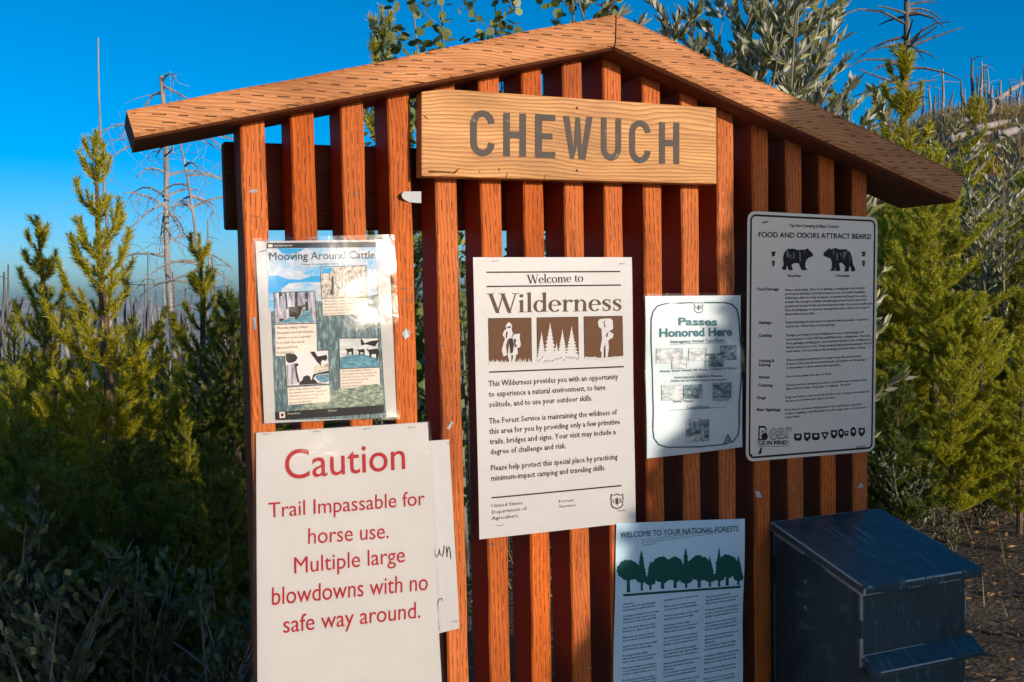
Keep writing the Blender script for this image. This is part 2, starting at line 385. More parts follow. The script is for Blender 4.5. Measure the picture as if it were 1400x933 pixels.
class Sheet:
    """a sheet of paper or tin on the board; print is laid on it part by part"""
    def __init__(s, name, quad, Y, label, cat, mat, group=None, warp=None, nu=14, nv=18, thick=.0004, round_=0):
        wf = warp or (lambda u, v: 0.0)
        lo = min(wf(i/20, j/20) for i in range(21) for j in range(21))
        s.Y = Y; s.warp = (lambda u, v: wf(u, v)-lo); s.k = 0; s.blk = 0
        s.q = [np.array(P(*c, Y)) for c in quad]     # TL, TR, BR, BL (photo pixels)
        s.root = empty(name, (s.q[3][0], Y, s.q[3][1]), label, cat, group)
        TL, TR, BR, BL = s.q
        s.TL, s.BL = TL, BL; s.W = np.linalg.norm(TR-TL); s.H = np.linalg.norm(TL-BL)
        s.parts = {}
        vs = []; fs = []
        for j in range(nv+1):
            for i in range(nu+1):
                a, b = i/nu, j/nv
                p = (BL*(1-a)+BR*a)*(1-b)+(TL*(1-a)+TR*a)*b
                vs.append((p[0], Y-s.w(*p), p[1]))
        n1 = nu+1
        back = [(x, y+thick, z) for x, y, z in vs]; nb = len(vs)
        for j in range(nv):
            for i in range(nu):
                q = (j*n1+i, j*n1+i+1, (j+1)*n1+i+1, (j+1)*n1+i); fs.append(q); fs.append(tuple(nb+t for t in q[::-1]))
        ring = [i for i in range(n1)]+[j*n1+nu for j in range(1, nv+1)]+[nv*n1+i for i in range(nu-1, -1, -1)]+[j*n1 for j in range(nv-1, 0, -1)]
        for a, b in zip(ring, ring[1:]+ring[:1]): fs.append((b, a, nb+a, nb+b))
        s.nosheet = name == 'bear_safety_sign'
        if not s.nosheet: MB().add(vs+back, fs).build('paper', mat, s.root, smooth=False)
    def w(s, X, Z): return s.warp((X-s.BL[0])/s.W, (Z-s.BL[1])/s.H)
    def _mb(s, part, mat):
        key = (part, mat, s.blk)
        if key not in s.parts: s.parts[key] = MB()
        return s.parts[key]
    def lay(s, part, mat, V2, F, lift):
        s.k += 1
        d = .00035+lift*.00012+(s.k % 7)*.000008
        s._mb(part, mat).add([(x, s.Y-s.w(x, z)-d, z) for x, z in V2], F)
    def poly(s, part, mat, pts, lift=1, world=False):
        pts = pts if world else [P(*c, s.Y) for c in pts]
        s.lay(part, mat, pts, [tuple(range(len(pts)))], lift)
    def quad(s, part, mat, pts, lift=1, nu=6, nv=6):
        """four photo points TL TR BR BL, subdivided so that it follows the sheet"""
        s.blk += 1
        TL, TR, BR, BL = [np.array(P(*c, s.Y)) for c in pts]; vs = []
        for j in range(nv+1):
            for i in range(nu+1):
                a, b = i/nu, j/nv; vs.append(tuple((BL*(1-a)+BR*a)*(1-b)+(TL*(1-a)+TR*a)*b))
        s.lay(part, mat, vs, [(j*(nu+1)+i, j*(nu+1)+i+1, (j+1)*(nu+1)+i+1, (j+1)*(nu+1)+i) for j in range(nv) for i in range(nu)], lift)
    def text(s, part, mat, txt, p0, p1, ptop, bold=0.0, lift=2, shear=0, res=4):
        """one line from baseline start p0 to baseline end p1; ptop: top of a capital above p0"""
        s.blk += 1
        v, f = glyphs(txt, bold, shear, res)
        a, b, c = [np.array(P(*q, s.Y)) for q in (p0, p1, ptop)]
        ex = b-a; L = np.linalg.norm(ex); ex /= L; ey = np.array((-ex[1], ex[0])); h = abs(np.dot(c-a, ey))
        x0 = v[:, 0].min(); x1 = v[:, 0].max()
        q = [a+ex*(x-x0)/(x1-x0)*L+ey*y/CAPH*h for x, y in v]
        s.lay(part, mat, [tuple(t) for t in q], f, lift)
    def para(s, part, mat, lines, p0, plast, pright, caps=.62, bold=0.0, lift=2, tilt=0.0, shear=0):
        """a block of lines: p0 first baseline start, plast last baseline start, pright end of the longest line"""
        s.blk += 1
        v, f = glyphs('\n'.join(lines), bold, shear, 1)
        a, b, c = [np.array(P(*q, s.Y)) for q in (p0, plast, pright)]
        n = len(lines); sp = abs(a[1]-b[1])/max(1, n-1) if n > 1 else None
        W_ = c[0]-a[0]
        if sp is None: sp = W_/v[:, 0].max()*LINE
        ca, sa = math.cos(tilt), math.sin(tilt); q = []
        dx = (b[0]-a[0])/max(1e-6, abs(a[1]-b[1])) if n > 1 else 0
        for x, y in v:
            li = max(0, min(n-1, round((-y+CAPH*.35)/LINE)))
            yy = -li*sp+(y+li*LINE)/CAPH*sp*caps; xx = (x-0)/v[:, 0].max()*W_
            q.append((a[0]+xx*ca-yy*sa*0-yy*dx, a[1]+yy+xx*sa))
        s.lay(part, mat, q, f, lift)
    def line(s, part, mat, a, b, wpx, lift=1):
        s.blk += 1
        (ax, ay), (bx, by) = a, b
        n = 8; L = math.hypot(bx-ax, by-ay); nx, ny = -(by-ay)/L*wpx/2, (bx-ax)/L*wpx/2
        top = [P(ax+(bx-ax)*i/n-nx, ay+(by-ay)*i/n-ny, s.Y) for i in range(n+1)]; bot = [P(ax+(bx-ax)*i/n+nx, ay+(by-ay)*i/n+ny, s.Y) for i in range(n+1)]
        s.lay(part, mat, bot+top, [(i, i+1, n+1+i+1, n+1+i) for i in range(n)], lift)
    def staple(s, a, b):
        A, B_ = P(*a, s.Y), P(*b, s.Y); d = s.Y-.0012
        MB().tube([(A[0], s.Y+.002-s.w(*A), A[1]), (A[0], d-s.w(*A), A[1]), (B_[0], d-s.w(*B_), B_[1]), (B_[0], s.Y+.002-s.w(*B_), B_[1])], .00055, 6).build('staple', M['steel'], s.root)
    def done(s):
        for (part, mat, _), mb in s.parts.items(): mb.build(part, M[mat], s.root)
    def sleeve(s, quad, warp, lift=.0016, nu=26, nv=30):
        TL, TR, BR, BL = [np.array(P(*c, s.Y)) for c in quad]; vs = []
        lo = min(warp(*((BL*(1-a/9)+BR*a/9)*(1-b/9)+(TL*(1-a/9)+TR*a/9)*b/9)) for a in range(10) for b in range(10)); lift = lift-lo
        for j in range(nv+1):
            for i in range(nu+1):
                a, b = i/nu, j/nv; p = (BL*(1-a)+BR*a)*(1-b)+(TL*(1-a)+TR*a)*b
                vs.append((p[0], s.Y-s.w(*p)-lift-warp(*p), p[1]))
        MB().add(vs, [(j*(nu+1)+i, j*(nu+1)+i+1, (j+1)*(nu+1)+i+1, (j+1)*(nu+1)+i) for j in range(nv) for i in range(nu)]).build('plastic_sleeve', M['sleeve'], s.root, smooth=True)
def ZM(ox, oy, s):
    """a list of points read from an enlargement of the photo (origin ox, oy, scale s) -> photo pixels"""
    return lambda *pts: [(ox+x/s, oy+y/s) for x, y in pts]
def ring_pts(cx, cy, rx, ry, n=14, a0=0, a1=360): return [(cx+rx*math.cos(RAD(a0+(a1-a0)*i/n)), cy+ry*math.sin(RAD(a0+(a1-a0)*i/n))) for i in range(n)]

# --- pen strokes for lettering drawn by hand (routed capitals, serif titles)
def pen(points, widths):
    """(verts, faces) of a stroke with a width at every point"""
    p = np.array(points, float); n = len(p)
    if not hasattr(widths, '__len__'): widths = [widths]*n
    t = np.zeros_like(p); t[1:-1] = p[2:]-p[:-2]; t[0] = p[1]-p[0]; t[-1] = p[-1]-p[-2]
    t /= np.linalg.norm(t, axis=1)[:, None]+1e-9
    nn = np.stack([-t[:, 1], t[:, 0]], 1); wd = np.array(widths)[:, None]/2
    return np.concatenate([p-nn*wd, p+nn*wd]), [(i, i+1, n+i+1, n+i) for i in range(n-1)]
def arc(cx, cy, rx, ry, a0, a1, n=16): return [(cx+rx*math.cos(RAD(a0+(a1-a0)*i/n)), cy+ry*math.sin(RAD(a0+(a1-a0)*i/n))) for i in range(n+1)]
def poly2(*pts): return np.array(pts, float), [tuple(range(len(pts)))]
def rect2(x0, y0, x1, y1): return poly2((x0, y0), (x1, y0), (x1, y1), (x0, y1))
XH, TK, TN = .64, .135, .045
def bowl(cx, cy, rx, ry, a0, a1, n=22):
    pts = arc(cx, cy, rx, ry, a0, a1, n); return pen(pts, [TN+(TK-TN)*abs(math.cos(RAD(a0+(a1-a0)*i/n)))**1.3 for i in range(n+1)])
def stem(x, y0, y1, foot=True, flag=True):
    o = [rect2(x, y0, x+TK, y1)]
    if foot: o.append(poly2((x-.07, y0), (x+TK+.07, y0), (x+TK+.07, y0+.025), (x+TK, y0+.05), (x, y0+.05), (x-.07, y0+.025)))
    if flag: o.append(poly2((x-.08, y1-.06), (x, y1-.10), (x+TK*.99, y1), (x+TK*.9, y1+.02)))
    return o
def glyph(c):
    """serif letters on a unit of one capital height: strokes, advance"""
    if c == 'W':
        S = []
        for a, b, wd in ((.10, .40, .15), (.40, .64, .05), (.60, .90, .15), (.90, 1.16, .05)):
            up = (a, 1.0) if wd > .1 else (b, 1.0); dn = (b, -.02) if wd > .1 else (a, -.02)
            S.append(poly2((dn[0]-wd/2, dn[1]), (dn[0]+wd/2, dn[1]), (up[0]+wd/2, up[1]), (up[0]-wd/2, up[1])))
        for x in (.10, .60, 1.16): S.append(rect2(x-.15, .965, x+.15, 1.0))
        return S, 1.25
    if c == 'i': return stem(.09, 0, XH)+[(np.array(ring_pts(.155, .86, .085, .085)), [tuple(range(14))])], .33
    if c == 'l': return stem(.09, 0, 1.03), .33
    if c == 'd': return [bowl(.26, .31, .19, .30, 40, 320)]+stem(.41, .02, 1.03, foot=False)+[poly2((.41, 0), (.60, .03), (.60, .055), (.41, .07))], .64
    if c == 'e': return [bowl(.29, .315, .215, .30, 5, 318), rect2(.12, .33, .53, .375)], .58
    if c == 'o': return [bowl(.31, .315, .24, .30, 0, 360)], .64
    if c == 'c': return [bowl(.29, .315, .215, .30, 50, 318), (np.array(ring_pts(.42, .52, .065, .065)), [tuple(range(14))])], .54
    if c == 'r': return stem(.09, 0, XH)+[pen(arc(.36, .38, .16, .22, 165, 70), [.05]*8+[.07]*9), (np.array(ring_pts(.425, .56, .075, .075)), [tuple(range(14))])], .50
    if c == 'n': return stem(.09, 0, XH)+[pen(arc(.37, .40, .155, .20, 170, 0), [.05]*8+[.1]*9)]+stem(.455, 0, .42, flag=False), .69
    if c == 'm': return stem(.09, 0, XH)+[pen(arc(.35, .40, .14, .20, 170, 0), [.05]*8+[.1]*9)]+stem(.42, 0, .42, flag=False)+[pen(arc(.69, .40, .14, .20, 170, 0), [.05]*8+[.1]*9)]+stem(.76, 0, .42, flag=False), 1.0
    if c == 's':
        pts = arc(.25, .475, .145, .135, 35, 180, 10)+[(.13, .42), (.24, .34), (.36, .25)]+arc(.23, .165, .15, .145, 20, -150, 10)
        n = len(pts); return [pen(pts, [.05+.10*math.exp(-((i/(n-1)-.5)/.20)**2) for i in range(n)]), poly2((.37, .42), (.40, .42), (.41, .64), (.385, .64)), poly2((.07, 0), (.09, 0), (.10, .22), (.07, .22))], .48
    if c == 't': return [rect2(.13, .08, .13+TK, .72), poly2((.13, .62), (.13+TK, .80), (.13+TK, .72)), rect2(.03, .60, .40, XH), pen(arc(.30, .13, .10, .11, 190, 330), .06)], .42
    return [], .3
def serif_text(sheet, part, mat, txt, p0, p1, ptop, lift=2):
    sheet.blk += 1
    a, b, c = [np.array(P(*q, sheet.Y)) for q in (p0, p1, ptop)]
    ex = b-a; L = np.linalg.norm(ex); ex /= L; ey = np.array((-ex[1], ex[0])); h = abs(np.dot(c-a, ey))
    x = 0; items = []
    for ch in txt:
        S, adv = glyph(ch)
        for v, f in S: items.append((v+np.array((x, 0)), f))
        x += adv
    for v, f in items: sheet.lay(part, mat, [tuple(a+ex*q[0]/x*L+ey*q[1]*h) for q in v], f, lift)

# --- carved name board
sgn = empty('name_board', (P(778, 250, -.03)[0], -.002, 1.78), 'wide varnished pine board with CHEWUCH in brown routed capitals', 'sign')
SY = -.0315
oc = [P(*c, SY) for c in ((576, 241), (980, 252), (979.5, 147.5), (606, 121.5), (576, 125.5))]
mb = MB(); mb.prism(oc, SY, -.0005); mb.build('board', M['sign'], sgn, bevel=.0018)
mb = MB(); kk = 0
def cap(strokes, box):
    """strokes in a unit box laid over a photo rectangle (x0, y0, x1, y1, slant of the baseline)"""
    global kk
    x0, ytop, x1, ybot = box
    A = np.array(P(x0, ybot, SY)); B_ = np.array(P(x1, ybot+.03*(x1-x0), SY)); C_ = np.array(P(x0, ytop, SY))
    for v, f in strokes:
        kk += 1
        mb.add([(A[0]+(B_[0]-A[0])*q[0]+(C_[0]-A[0])*q[1], SY-.0006-.00003*(kk % 9), A[1]+(B_[1]-A[1])*q[0]+(C_[1]-A[1])*q[1]) for q in v], f)
lw = .29; hw = lw/2
def asp(vf): return vf[0]/np.array((1, 1.85)), vf[1]
ccap = [asp(pen([(x, y*1.85) for x, y in arc(.5, .70, .36, .225, 2, 180, 12)+[(.14, .70), (.14, .30)]+arc(.5, .30, .36, .24, 180, 358, 12)], [.27]*28))]
hcap = [rect2(0, 0, lw, 1), rect2(1-lw, 0, 1, 1), rect2(lw, .42, 1-lw, .58)]
ecap = [rect2(0, 0, lw+.05, 1), rect2(lw+.05, 0, 1, .15), rect2(lw+.05, .43, .86, .57), rect2(lw+.05, .85, 1, 1)]
wcap = [poly2((0, 1), (.21, 1), (.36, .25), (.36, 0), (.24, 0)), poly2((.36, .25), (.42, .98), (.57, .98), (.44, .2), (.36, 0)), poly2((.57, .98), (.64, .25), (.64, 0), (.53, .0), (.44, .55)), poly2((.64, .25), (.79, 1), (1, 1), (.76, 0), (.64, 0))]
ucap = [asp(pen([(x, y*1.85) for x, y in [(.14, 1), (.14, .30)]+arc(.5, .30, .36, .23, 180, 360, 12)+[(.86, .30), (.86, 1)]], [.28]*17))]
for st, bx in ((ccap, (642.5, 150, 676.5, 213)), (hcap, (688, 154.5, 719, 214)), (ecap, (731.5, 156, 759, 216)), (wcap, (769.5, 158.5, 810, 217.5)), (ucap, (821.5, 161, 849, 219.5)), (ccap, (860, 164, 889.5, 222.5)), (hcap, (901, 167, 928.5, 224))):
    cap(st, bx)
mb.build('lettering', M['letter'], sgn)
zsn = ZM(560, 110, 3.182)
for q in (((78, 398), (86, 392), (140, 396), (200, 402), (196, 407), (140, 402), (88, 401)), ((190, 400), (212, 384), (214, 388), (197, 406)), ((385, 392), (390, 380), (393, 380), (389, 396)), ((418, 425), (424, 400), (427, 400), (421, 428)), ((585, 428), (590, 408), (592, 408), (588, 430)), ((60, 150), (82, 168), (80, 171), (62, 158)), ((300, 402), (306, 388), (308, 388), (303, 404))):
    MB().add([(P(*c, SY)[0], SY-.0004, P(*c, SY)[1]) for c in zsn(*q)], [tuple(range(len(q)))]).build('crack', M['crack'], sgn)
for cx, cy in ((789, 148), (788.5, 233.5)):
    X, Z = P(cx, cy, SY); mb = MB(); mb.tube([(X, SY+.004, Z), (X, SY-.0008, Z)], [.0026, .0022], 10); mb.tube([(X+.001, SY-.0006, Z+.0008), (X+.001, SY-.0011, Z+.0008)], .001, 6)
    mb.build('nail', ink('nail_rust', (.05, .03, .02)), sgn, smooth=False)

# --- laminated cattle poster, upper left
wp = lambda u, v: .0016*math.sin(5*u+1.2)*math.sin(4.5*v)+.0008*math.sin(11*v+3*u)
A = Sheet('cattle_poster', ((349, 330), (531, 328), (542, 570), (361, 579)), -.0030, 'colour cattle poster in a glaring clear sleeve above the Caution notice', 'poster', M['paper2'], 'sheets pinned to the slats', wp)
def picmat(name, a, b, c, scale, stretch=(1, 1, 1)):
    t = NT(name); tc = t.n('TexCoord'); mp = t.n('Mapping', {'Vector': tc.outputs['Object'], 'Scale': stretch})
    nz = t.n('TexNoise', {'Vector': mp.outputs[0], 'Scale': scale, 'Detail': 6., 'Roughness': .75})
    t.pbr(Base_Color=t.ramp(nz.outputs[0], [(.38, a), (.5, b), (.64, c)]), Roughness=.5); return t.mat
M['grasspic'] = picmat('printed_tall_grass', (.01, .035, .045), (.03, .09, .11), (.22, .33, .34), 260., (1, 1, .22))
M['meadowpic'] = picmat('printed_meadow', (.04, .07, .05), (.13, .18, .12), (.40, .46, .34), 190., (.6, 1, 1.4))
M['skypic'] = picmat('printed_sky', (.05, .34, .62), (.36, .42, .50), (.60, .58, .60), 26., (.7, 1, 1.5))
M['bluepic'] = ink('printed_blue', (.02, .30, .60), .5, .2)
M['cream'] = ink('caption_cream', (.72, .62, .54), .55)
M['woodspic'] = picmat('printed_woods', (.03, .03, .03), (.30, .28, .34), (.62, .60, .66), 200., (1, 1, .12))
M['hidepic'] = picmat('printed_corral', (.10, .09, .06), (.45, .37, .27), (.68, .62, .54), 220., (1, 1, .6))
M['tealpic'] = picmat('printed_pasture', (.01, .09, .15), (.03, .18, .26), (.12, .34, .42), 160., (.5, 1, 1.5))
M['snowpic'] = picmat('printed_pale_hills', (.35, .36, .36), (.56, .56, .56), (.72, .71, .70), 60., (.4, 1, 1.6))
M['hidewhite'] = ink('printed_white_hide', (.66, .62, .64), .5, .12)
z6, z7 = ZM(350, 330, 6.665), ZM(350, 450, 6.665)
Q = lambda z, *p: z(*p)
A.quad('picture', 'grasspic', Q(ZM(350, 330, 6.665), (108, 60), (1085, 40), (1185, 1610), (175, 1630)), 1, 10, 12)
A.quad('picture', 'skypic', Q(z6, (100, 62), (1085, 50), (1105, 420), (112, 560)), 2, 8, 5)
A.poly('picture', 'skypic', Q(z6, (112, 540), (560, 500), (1100, 410), (1106, 480), (860, 560), (540, 545), (300, 640), (118, 640)), 2)
A.poly('picture', 'bluepic', Q(z6, (108, 315), (190, 312), (290, 345), (400, 352), (500, 320), (590, 318), (590, 375), (430, 372), (300, 385), (235, 430), (215, 480), (112, 480)), 3)
A.poly('picture', 'bluepic', Q(z6, (190, 66), (440, 66), (400, 95), (300, 118), (240, 112)), 3)
A.poly('picture', 'meadowpic', Q(z7, (340, 740), (480, 670), (660, 600), (760, 545), (900, 525), (1150, 490), (1162, 690), (700, 722)), 3)
A.quad('masthead', 'black', Q(z6, (97, 16), (1085, 8), (1087, 56), (97, 66)), 3, 8, 1)
A.quad('masthead', 'black', Q(z7, (170, 755), (1162, 690), (1165, 765), (175, 830)), 4, 8, 1)
A.quad('masthead', 'cream', Q(z7, (208, 755), (258, 752), (262, 806), (212, 810)), 5, 1, 1)
A.quad('masthead', 'black', Q(z7, (222, 768), (246, 766), (249, 794), (225, 796)), 6, 1, 1)
A.text('masthead', 'cream', 'Forest Service', *Q(z7, (285, 778), (400, 770), (285, 762)), 0, 6); A.text('masthead', 'cream', 'Okanogan', *Q(z7, (655, 750), (730, 745), (655, 735)), 0, 6)
A.text('masthead', 'cream', 'United States Department', *Q(z6, (165, 50), (330, 46), (165, 32)), 0, 6)
A.quad('masthead', 'cream', Q(z6, (110, 30), (150, 28), (150, 54), (110, 56)), 5, 1, 1)
A.text('heading', 'black', 'Mooving Around Cattle', (368, 356), (512, 353.5), (368, 345.5), .008, 6)
A.text('heading', 'black', 'Forest Grazing Allotments', *Q(z6, (415, 220), (750, 212), (415, 204)), 0, 6)
def picture(fr, mats, cap_q, lines, z, zc):
    A.quad('picture', 'black', Q(z, *[(x+dx, y+dy) for (x, y), (dx, dy) in zip(fr, ((-6, -6), (6, -6), (6, 6), (-6, 6)))]), 4, 3, 3)
    A.quad('picture', mats, Q(z, *fr), 5, 4, 4)
    A.quad('caption', 'cream', Q(zc, *cap_q), 5, 3, 3)
    (x0, y0), (x1, y1), (x2, y2), (x3, y3) = cap_q; n = len(lines); hh = (y3-y0)/(n+.3)
    A.para('caption', 'dkbrown', lines, Q(zc, (x0+12, y0+hh*.9))[0], Q(zc, (x3+10, y0+hh*(n-.1)))[0], Q(zc, (x1-25, y1+hh*.9))[0], .6, 0, 7, RAD(.5))
lines_a = ['When riding, walking or biking in', 'these pastures slow down and give the', 'cattle time to see you. Dogs should', 'be on a leash. Please leave all', 'gates as you find them.']
picture(((160, 470), (530, 462), (545, 745), (172, 755)), 'woodspic', ((172, 762), (545, 752), (552, 1030+0), (176, 1045)), lines_a+['for grazing season.'], z6, z6)
picture(((585, 240), (995, 225), (1005, 510), (597, 518)), 'hidepic', ((602, 528), (1012, 515), (1015, 660), (606, 678)), lines_a, z6, z6)
picture(((262, 212), (655, 196), (665, 498), (275, 515)), 'hidewhite', ((282, 533), (665, 512), (670, 660), (290, 690)), lines_a, z7, z7)
picture(((757, 88), (1108, 85), (1115, 345), (765, 360)), 'snowpic', ((765, 368), (1122, 352), (1128, 520), (770, 542)), lines_a+['stay calm and move slowly'], z7, z7)
A.poly('picture', 'hidepic', Q(z6, (592, 400), (700, 300), (800, 330), (900, 410), (1000, 430), (1004, 505), (600, 512)), 6)
A.poly('picture', 'bluepic', Q(z6, (590, 244), (700, 240), (680, 285), (595, 300)), 6)
A.poly('picture', 'dkbrown', Q(z6, (672, 490), (665, 400), (680, 330), (700, 310), (705, 400), (700, 490)), 7)
for pp in (((205, 470), (232, 470), (250, 740), (212, 742)), ((350, 466), (372, 466), (378, 600), (352, 600)), ((440, 466), (468, 466), (474, 640), (446, 640)), ((262, 470), (275, 470), (285, 620), (268, 620))): A.poly('picture', 'black', Q(z6, *pp), 6)
A.poly('picture', 'black', Q(z6, (290, 600), (370, 596), (440, 575), (444, 590), (412, 610), (400, 680), (380, 690), (360, 722), (345, 690), (300, 690)), 7)
A.poly('picture', 'tealpic', Q(z6, (400, 690), (430, 620), (480, 640), (520, 720), (540, 735), (180, 745), (300, 700)), 7)
A.poly('picture', 'black', Q(z7, (266, 225), (300, 220), (350, 226), (376, 258), (362, 290), (330, 306), (290, 308), (270, 285)), 6)
A.poly('picture', 'woodspic', Q(z7, (270, 330), (345, 310), (360, 360), (372, 440), (385, 492), (276, 514)), 6)
A.poly('picture', 'black', Q(z7, (348, 312), (372, 310), (388, 325), (366, 345), (372, 400), (392, 478), (378, 490), (362, 430), (354, 360)), 7)
A.poly('picture', 'black', Q(z7, (488, 206), (530, 205), (560, 250), (640, 235), (650, 262), (635, 290), (606, 282), (590, 300), (592, 336), (572, 318), (552, 300), (532, 268), (505, 235)), 6)
A.poly('picture', 'hidepic', Q(z7, (530, 345), (572, 325), (600, 340), (655, 310), (660, 372), (560, 398), (528, 400)), 6)
A.poly('picture', 'black', Q(z7, (430, 432), (460, 420), (486, 428), (500, 470), (520, 410), (560, 402), (662, 378), (663, 402), (600, 410), (540, 420), (520, 450), (560, 488), (640, 495), (500, 502), (390, 508), (392, 480), (415, 470)), 7)
A.poly('picture', 'tealpic', Q(z7, (535, 425), (600, 415), (660, 408), (664, 470), (630, 488), (580, 484), (545, 455)), 6)
A.poly('picture', 'tealpic', Q(z7, (762, 262), (850, 240), (960, 225), (1110, 270), (1114, 344), (766, 358)), 6)
for bx, by, sz in ((850, 200, 1.0), (955, 205, .95), (1062, 215, 1.45)):
    A.poly('picture', 'black', Q(z7, *[(bx+x*sz, by+y*sz) for x, y in ((-38, -32), (-28, -18), (28, -26), (36, -10), (32, 42), (22, 42), (18, 8), (-8, 10), (-10, 42), (-20, 42), (-24, -2), (-36, -14))]), 7)
A.poly('picture', 'black', Q(z7, (950, 90), (960, 88), (985, 130), (1040, 110), (1108, 100), (1108, 118), (1080, 160), (1000, 140), (955, 150)), 6)
A.line('caption', 'dkbrown', *Q(z6, (25, 100), (90, 84)), 1.0, 3)
A.done()
def bul(X, Z):
    r2 = (X-.165)**2+(Z-1.555)**2
    return .0165*math.exp(-r2/2/.088**2)+.0012*math.sin(55*X+20*Z)+.0009*math.sin(70*Z-25*X)
A.sleeve(((345, 326), (537, 321), (546, 573), (357, 583)), bul)
for a, b in (((362, 331), (368, 330.5)), ((429, 327), (436, 326.5)), ((497, 573), (504, 572.5)), ((536, 388), (537, 394))): A.staple(a, b)

# --- Caution notice, lower left, and the sheet behind it
B2 = Sheet('handwritten_sheet', ((585, 603), (614, 601), (628, 859), (600, 866)), -.0012, 'plain sheet mostly hidden behind the Caution notice, with marker letters', 'sheet', M['paper2'], 'sheets pinned to the slats', lambda u, v: .0006*math.sin(6*v))
def hand(sheet, pts, wpx):
    v, f = pen(pts, wpx); sheet.lay('handwriting', 'black', [P(x, y, sheet.Y) for x, y in v], f, 1)
hand(B2, [(593, 748), (594, 757), (597, 762), (599.5, 757), (600, 750), (601.5, 758), (604.5, 761), (606.5, 753), (607, 746)], 1.3)
hand(B2, [(610, 747), (611, 762), (612, 751), (613.5, 747), (615, 752), (616, 764)], 1.3)
hand(B2, [(600, 862), (598, 840), (598, 824), (600, 819), (603, 818), (605, 821)], 1.3)
B2.done(); B2.staple((611, 606), (616, 605.5)); B2.staple((618, 849.5), (626, 849))
wp2 = lambda u, v: .0012*math.sin(4*u+.6)*math.sin(3.4*v+.4)+.004*u*u*(1-.5*v)
Bc = Sheet('caution_notice', ((350, 592), (584, 577), (605, 972), (352, 972)), -.0042, 'long white Caution notice in red type at the lower left', 'notice', M['paper'], 'sheets pinned to the slats', wp2)
for t_, a, b, c in (('Caution', (390, 655.5), (553.5, 641), (390, 616)), ('Trail Impassable for', (367, 708), (580, 690), (367, 687.5)), ('horse use.', (421, 743.5), (531, 735.5), (421, 722)),
                    ('Multiple large', (402, 784), (553, 768), (402, 762)), ('blowdowns with no', (371.5, 827), (584, 806), (371.5, 803)), ('safe way around.', (387, 865), (574, 844), (387, 842))):
    Bc.text('heading' if t_ == 'Caution' else 'body_text', 'red', t_, a, b, c, 0.003 if t_ == 'Caution' else 0.001, 2, 0, 6)
Bc.done()
Bc.sleeve(((345, 590), (587, 575), (609, 972), (346, 972)), lambda X, Z: .0012*math.sin(30*X+14*Z)+.0008*math.sin(40*Z), .0010)
for a, b in (((360, 594.5), (370, 592.5)), ((429, 590.5), (439, 589)), ((497, 587), (507, 585.5)), ((557, 584.5), (567, 584))): Bc.staple(a, b)

# --- Wilderness poster
wp3 = lambda u, v: .0009*math.sin(3.5*u+1)*math.sin(4*v+.5)+.0006*math.sin(9*v)
Wd = Sheet('wilderness_poster', ((646.5, 352), (863, 352), (869, 714), (655, 737.5)), -.0024, 'tall white Welcome to Wilderness poster in brown print, central on the slats', 'poster', M['poster'], 'sheets pinned to the slats', wp3)
Wd.line('rule', 'dkbrown', (665, 372.5), (847, 371.5), 1.9); Wd.line('rule', 'dkbrown', (665, 392), (848, 390), 1.9)
Wd.line('rule', 'dkbrown', (668.5, 509), (852.5, 501.5), 2.0); Wd.line('rule', 'dkbrown', (671.5, 680.5), (849, 664), 2.0)
serif_text(Wd, 'heading', 'dkbrown', 'Welcome to', (720.5, 388), (797, 385.5), (720.5, 376))
serif_text(Wd, 'heading', 'ltbrown', 'Wilderness', (667, 428), (850, 425), (667, 401.5))
zw = ZM(655, 360, 6.22)
for q in (((76, 470), (440, 466), (446, 850), (84, 852)), ((488, 464), (838, 458), (845, 838), (494, 842)), ((887, 455), (1213, 450), (1222, 800), (895, 808))):
    Wd.quad('picture', 'brown', zw(*q), 1, 4, 4)
    for a, b in zip(q[:2]+(q[1],), q[1:3]+(q[0],)): pass
    Wd.line('picture', 'dkbrown', *zw(q[0], q[1]), .8, 2); Wd.line('picture', 'dkbrown', *zw(q[0], q[3]), .6, 2); Wd.line('picture', 'dkbrown', *zw(q[1], q[2]), .6, 2)
PW = 'hidewhite'
M['pw'] = M['poster']
def wht(pts, lift=3): Wd.poly('picture', 'pw', zw(*pts), lift)
def brn(pts, lift=4): Wd.poly('picture', 'dkbrown', zw(*pts), lift)
wht(((222, 540), (230, 520), (250, 500), (268, 515), (278, 535), (272, 560), (285, 600), (270, 640), (240, 650), (225, 700), (235, 780), (205, 795), (190, 740), (205, 680), (218, 640), (196, 610), (210, 575), (232, 555)))
wht(((285, 620), (300, 602), (318, 604), (335, 598), (345, 604), (342, 640), (352, 690), (345, 715), (320, 720), (328, 770), (312, 780), (300, 850), (288, 852), (285, 780), (270, 780), (272, 850), (258, 850), (240, 780), (255, 680)))
brn(((250, 640), (282, 640), (294, 690), (284, 760), (262, 770), (256, 700))); brn(((228, 580), (240, 585), (232, 640), (222, 630)))
brn(((290, 640), (312, 650), (305, 690), (322, 700), (300, 720))); brn(((232, 540), (272, 536), (262, 552), (240, 552)))
gr = [(76, 858)]
for i in range(24): gr += [(84+i*15.3, 835-random.random()*36), (92+i*15.3, 845)]
wht(gr+[(452, 858)], 5)
def fir(cx, top, bot, wd):
    n = 9; L = []; Rr = []
    for i in range(n):
        y0 = top+(bot-top)*i/n; ww = wd*(i+.7)/n*.5
        L += [(cx-ww*.55, y0+4), (cx-ww*(1+.2*random.random()), y0+(bot-top)/n*.85)]; Rr += [(cx+ww*.55, y0+4), (cx+ww*(1+.2*random.random()), y0+(bot-top)/n*.85)]
    wht([(cx, top-14)]+Rr+[(cx+wd*.3, bot)]+[(cx-wd*.3, bot)]+L[::-1])
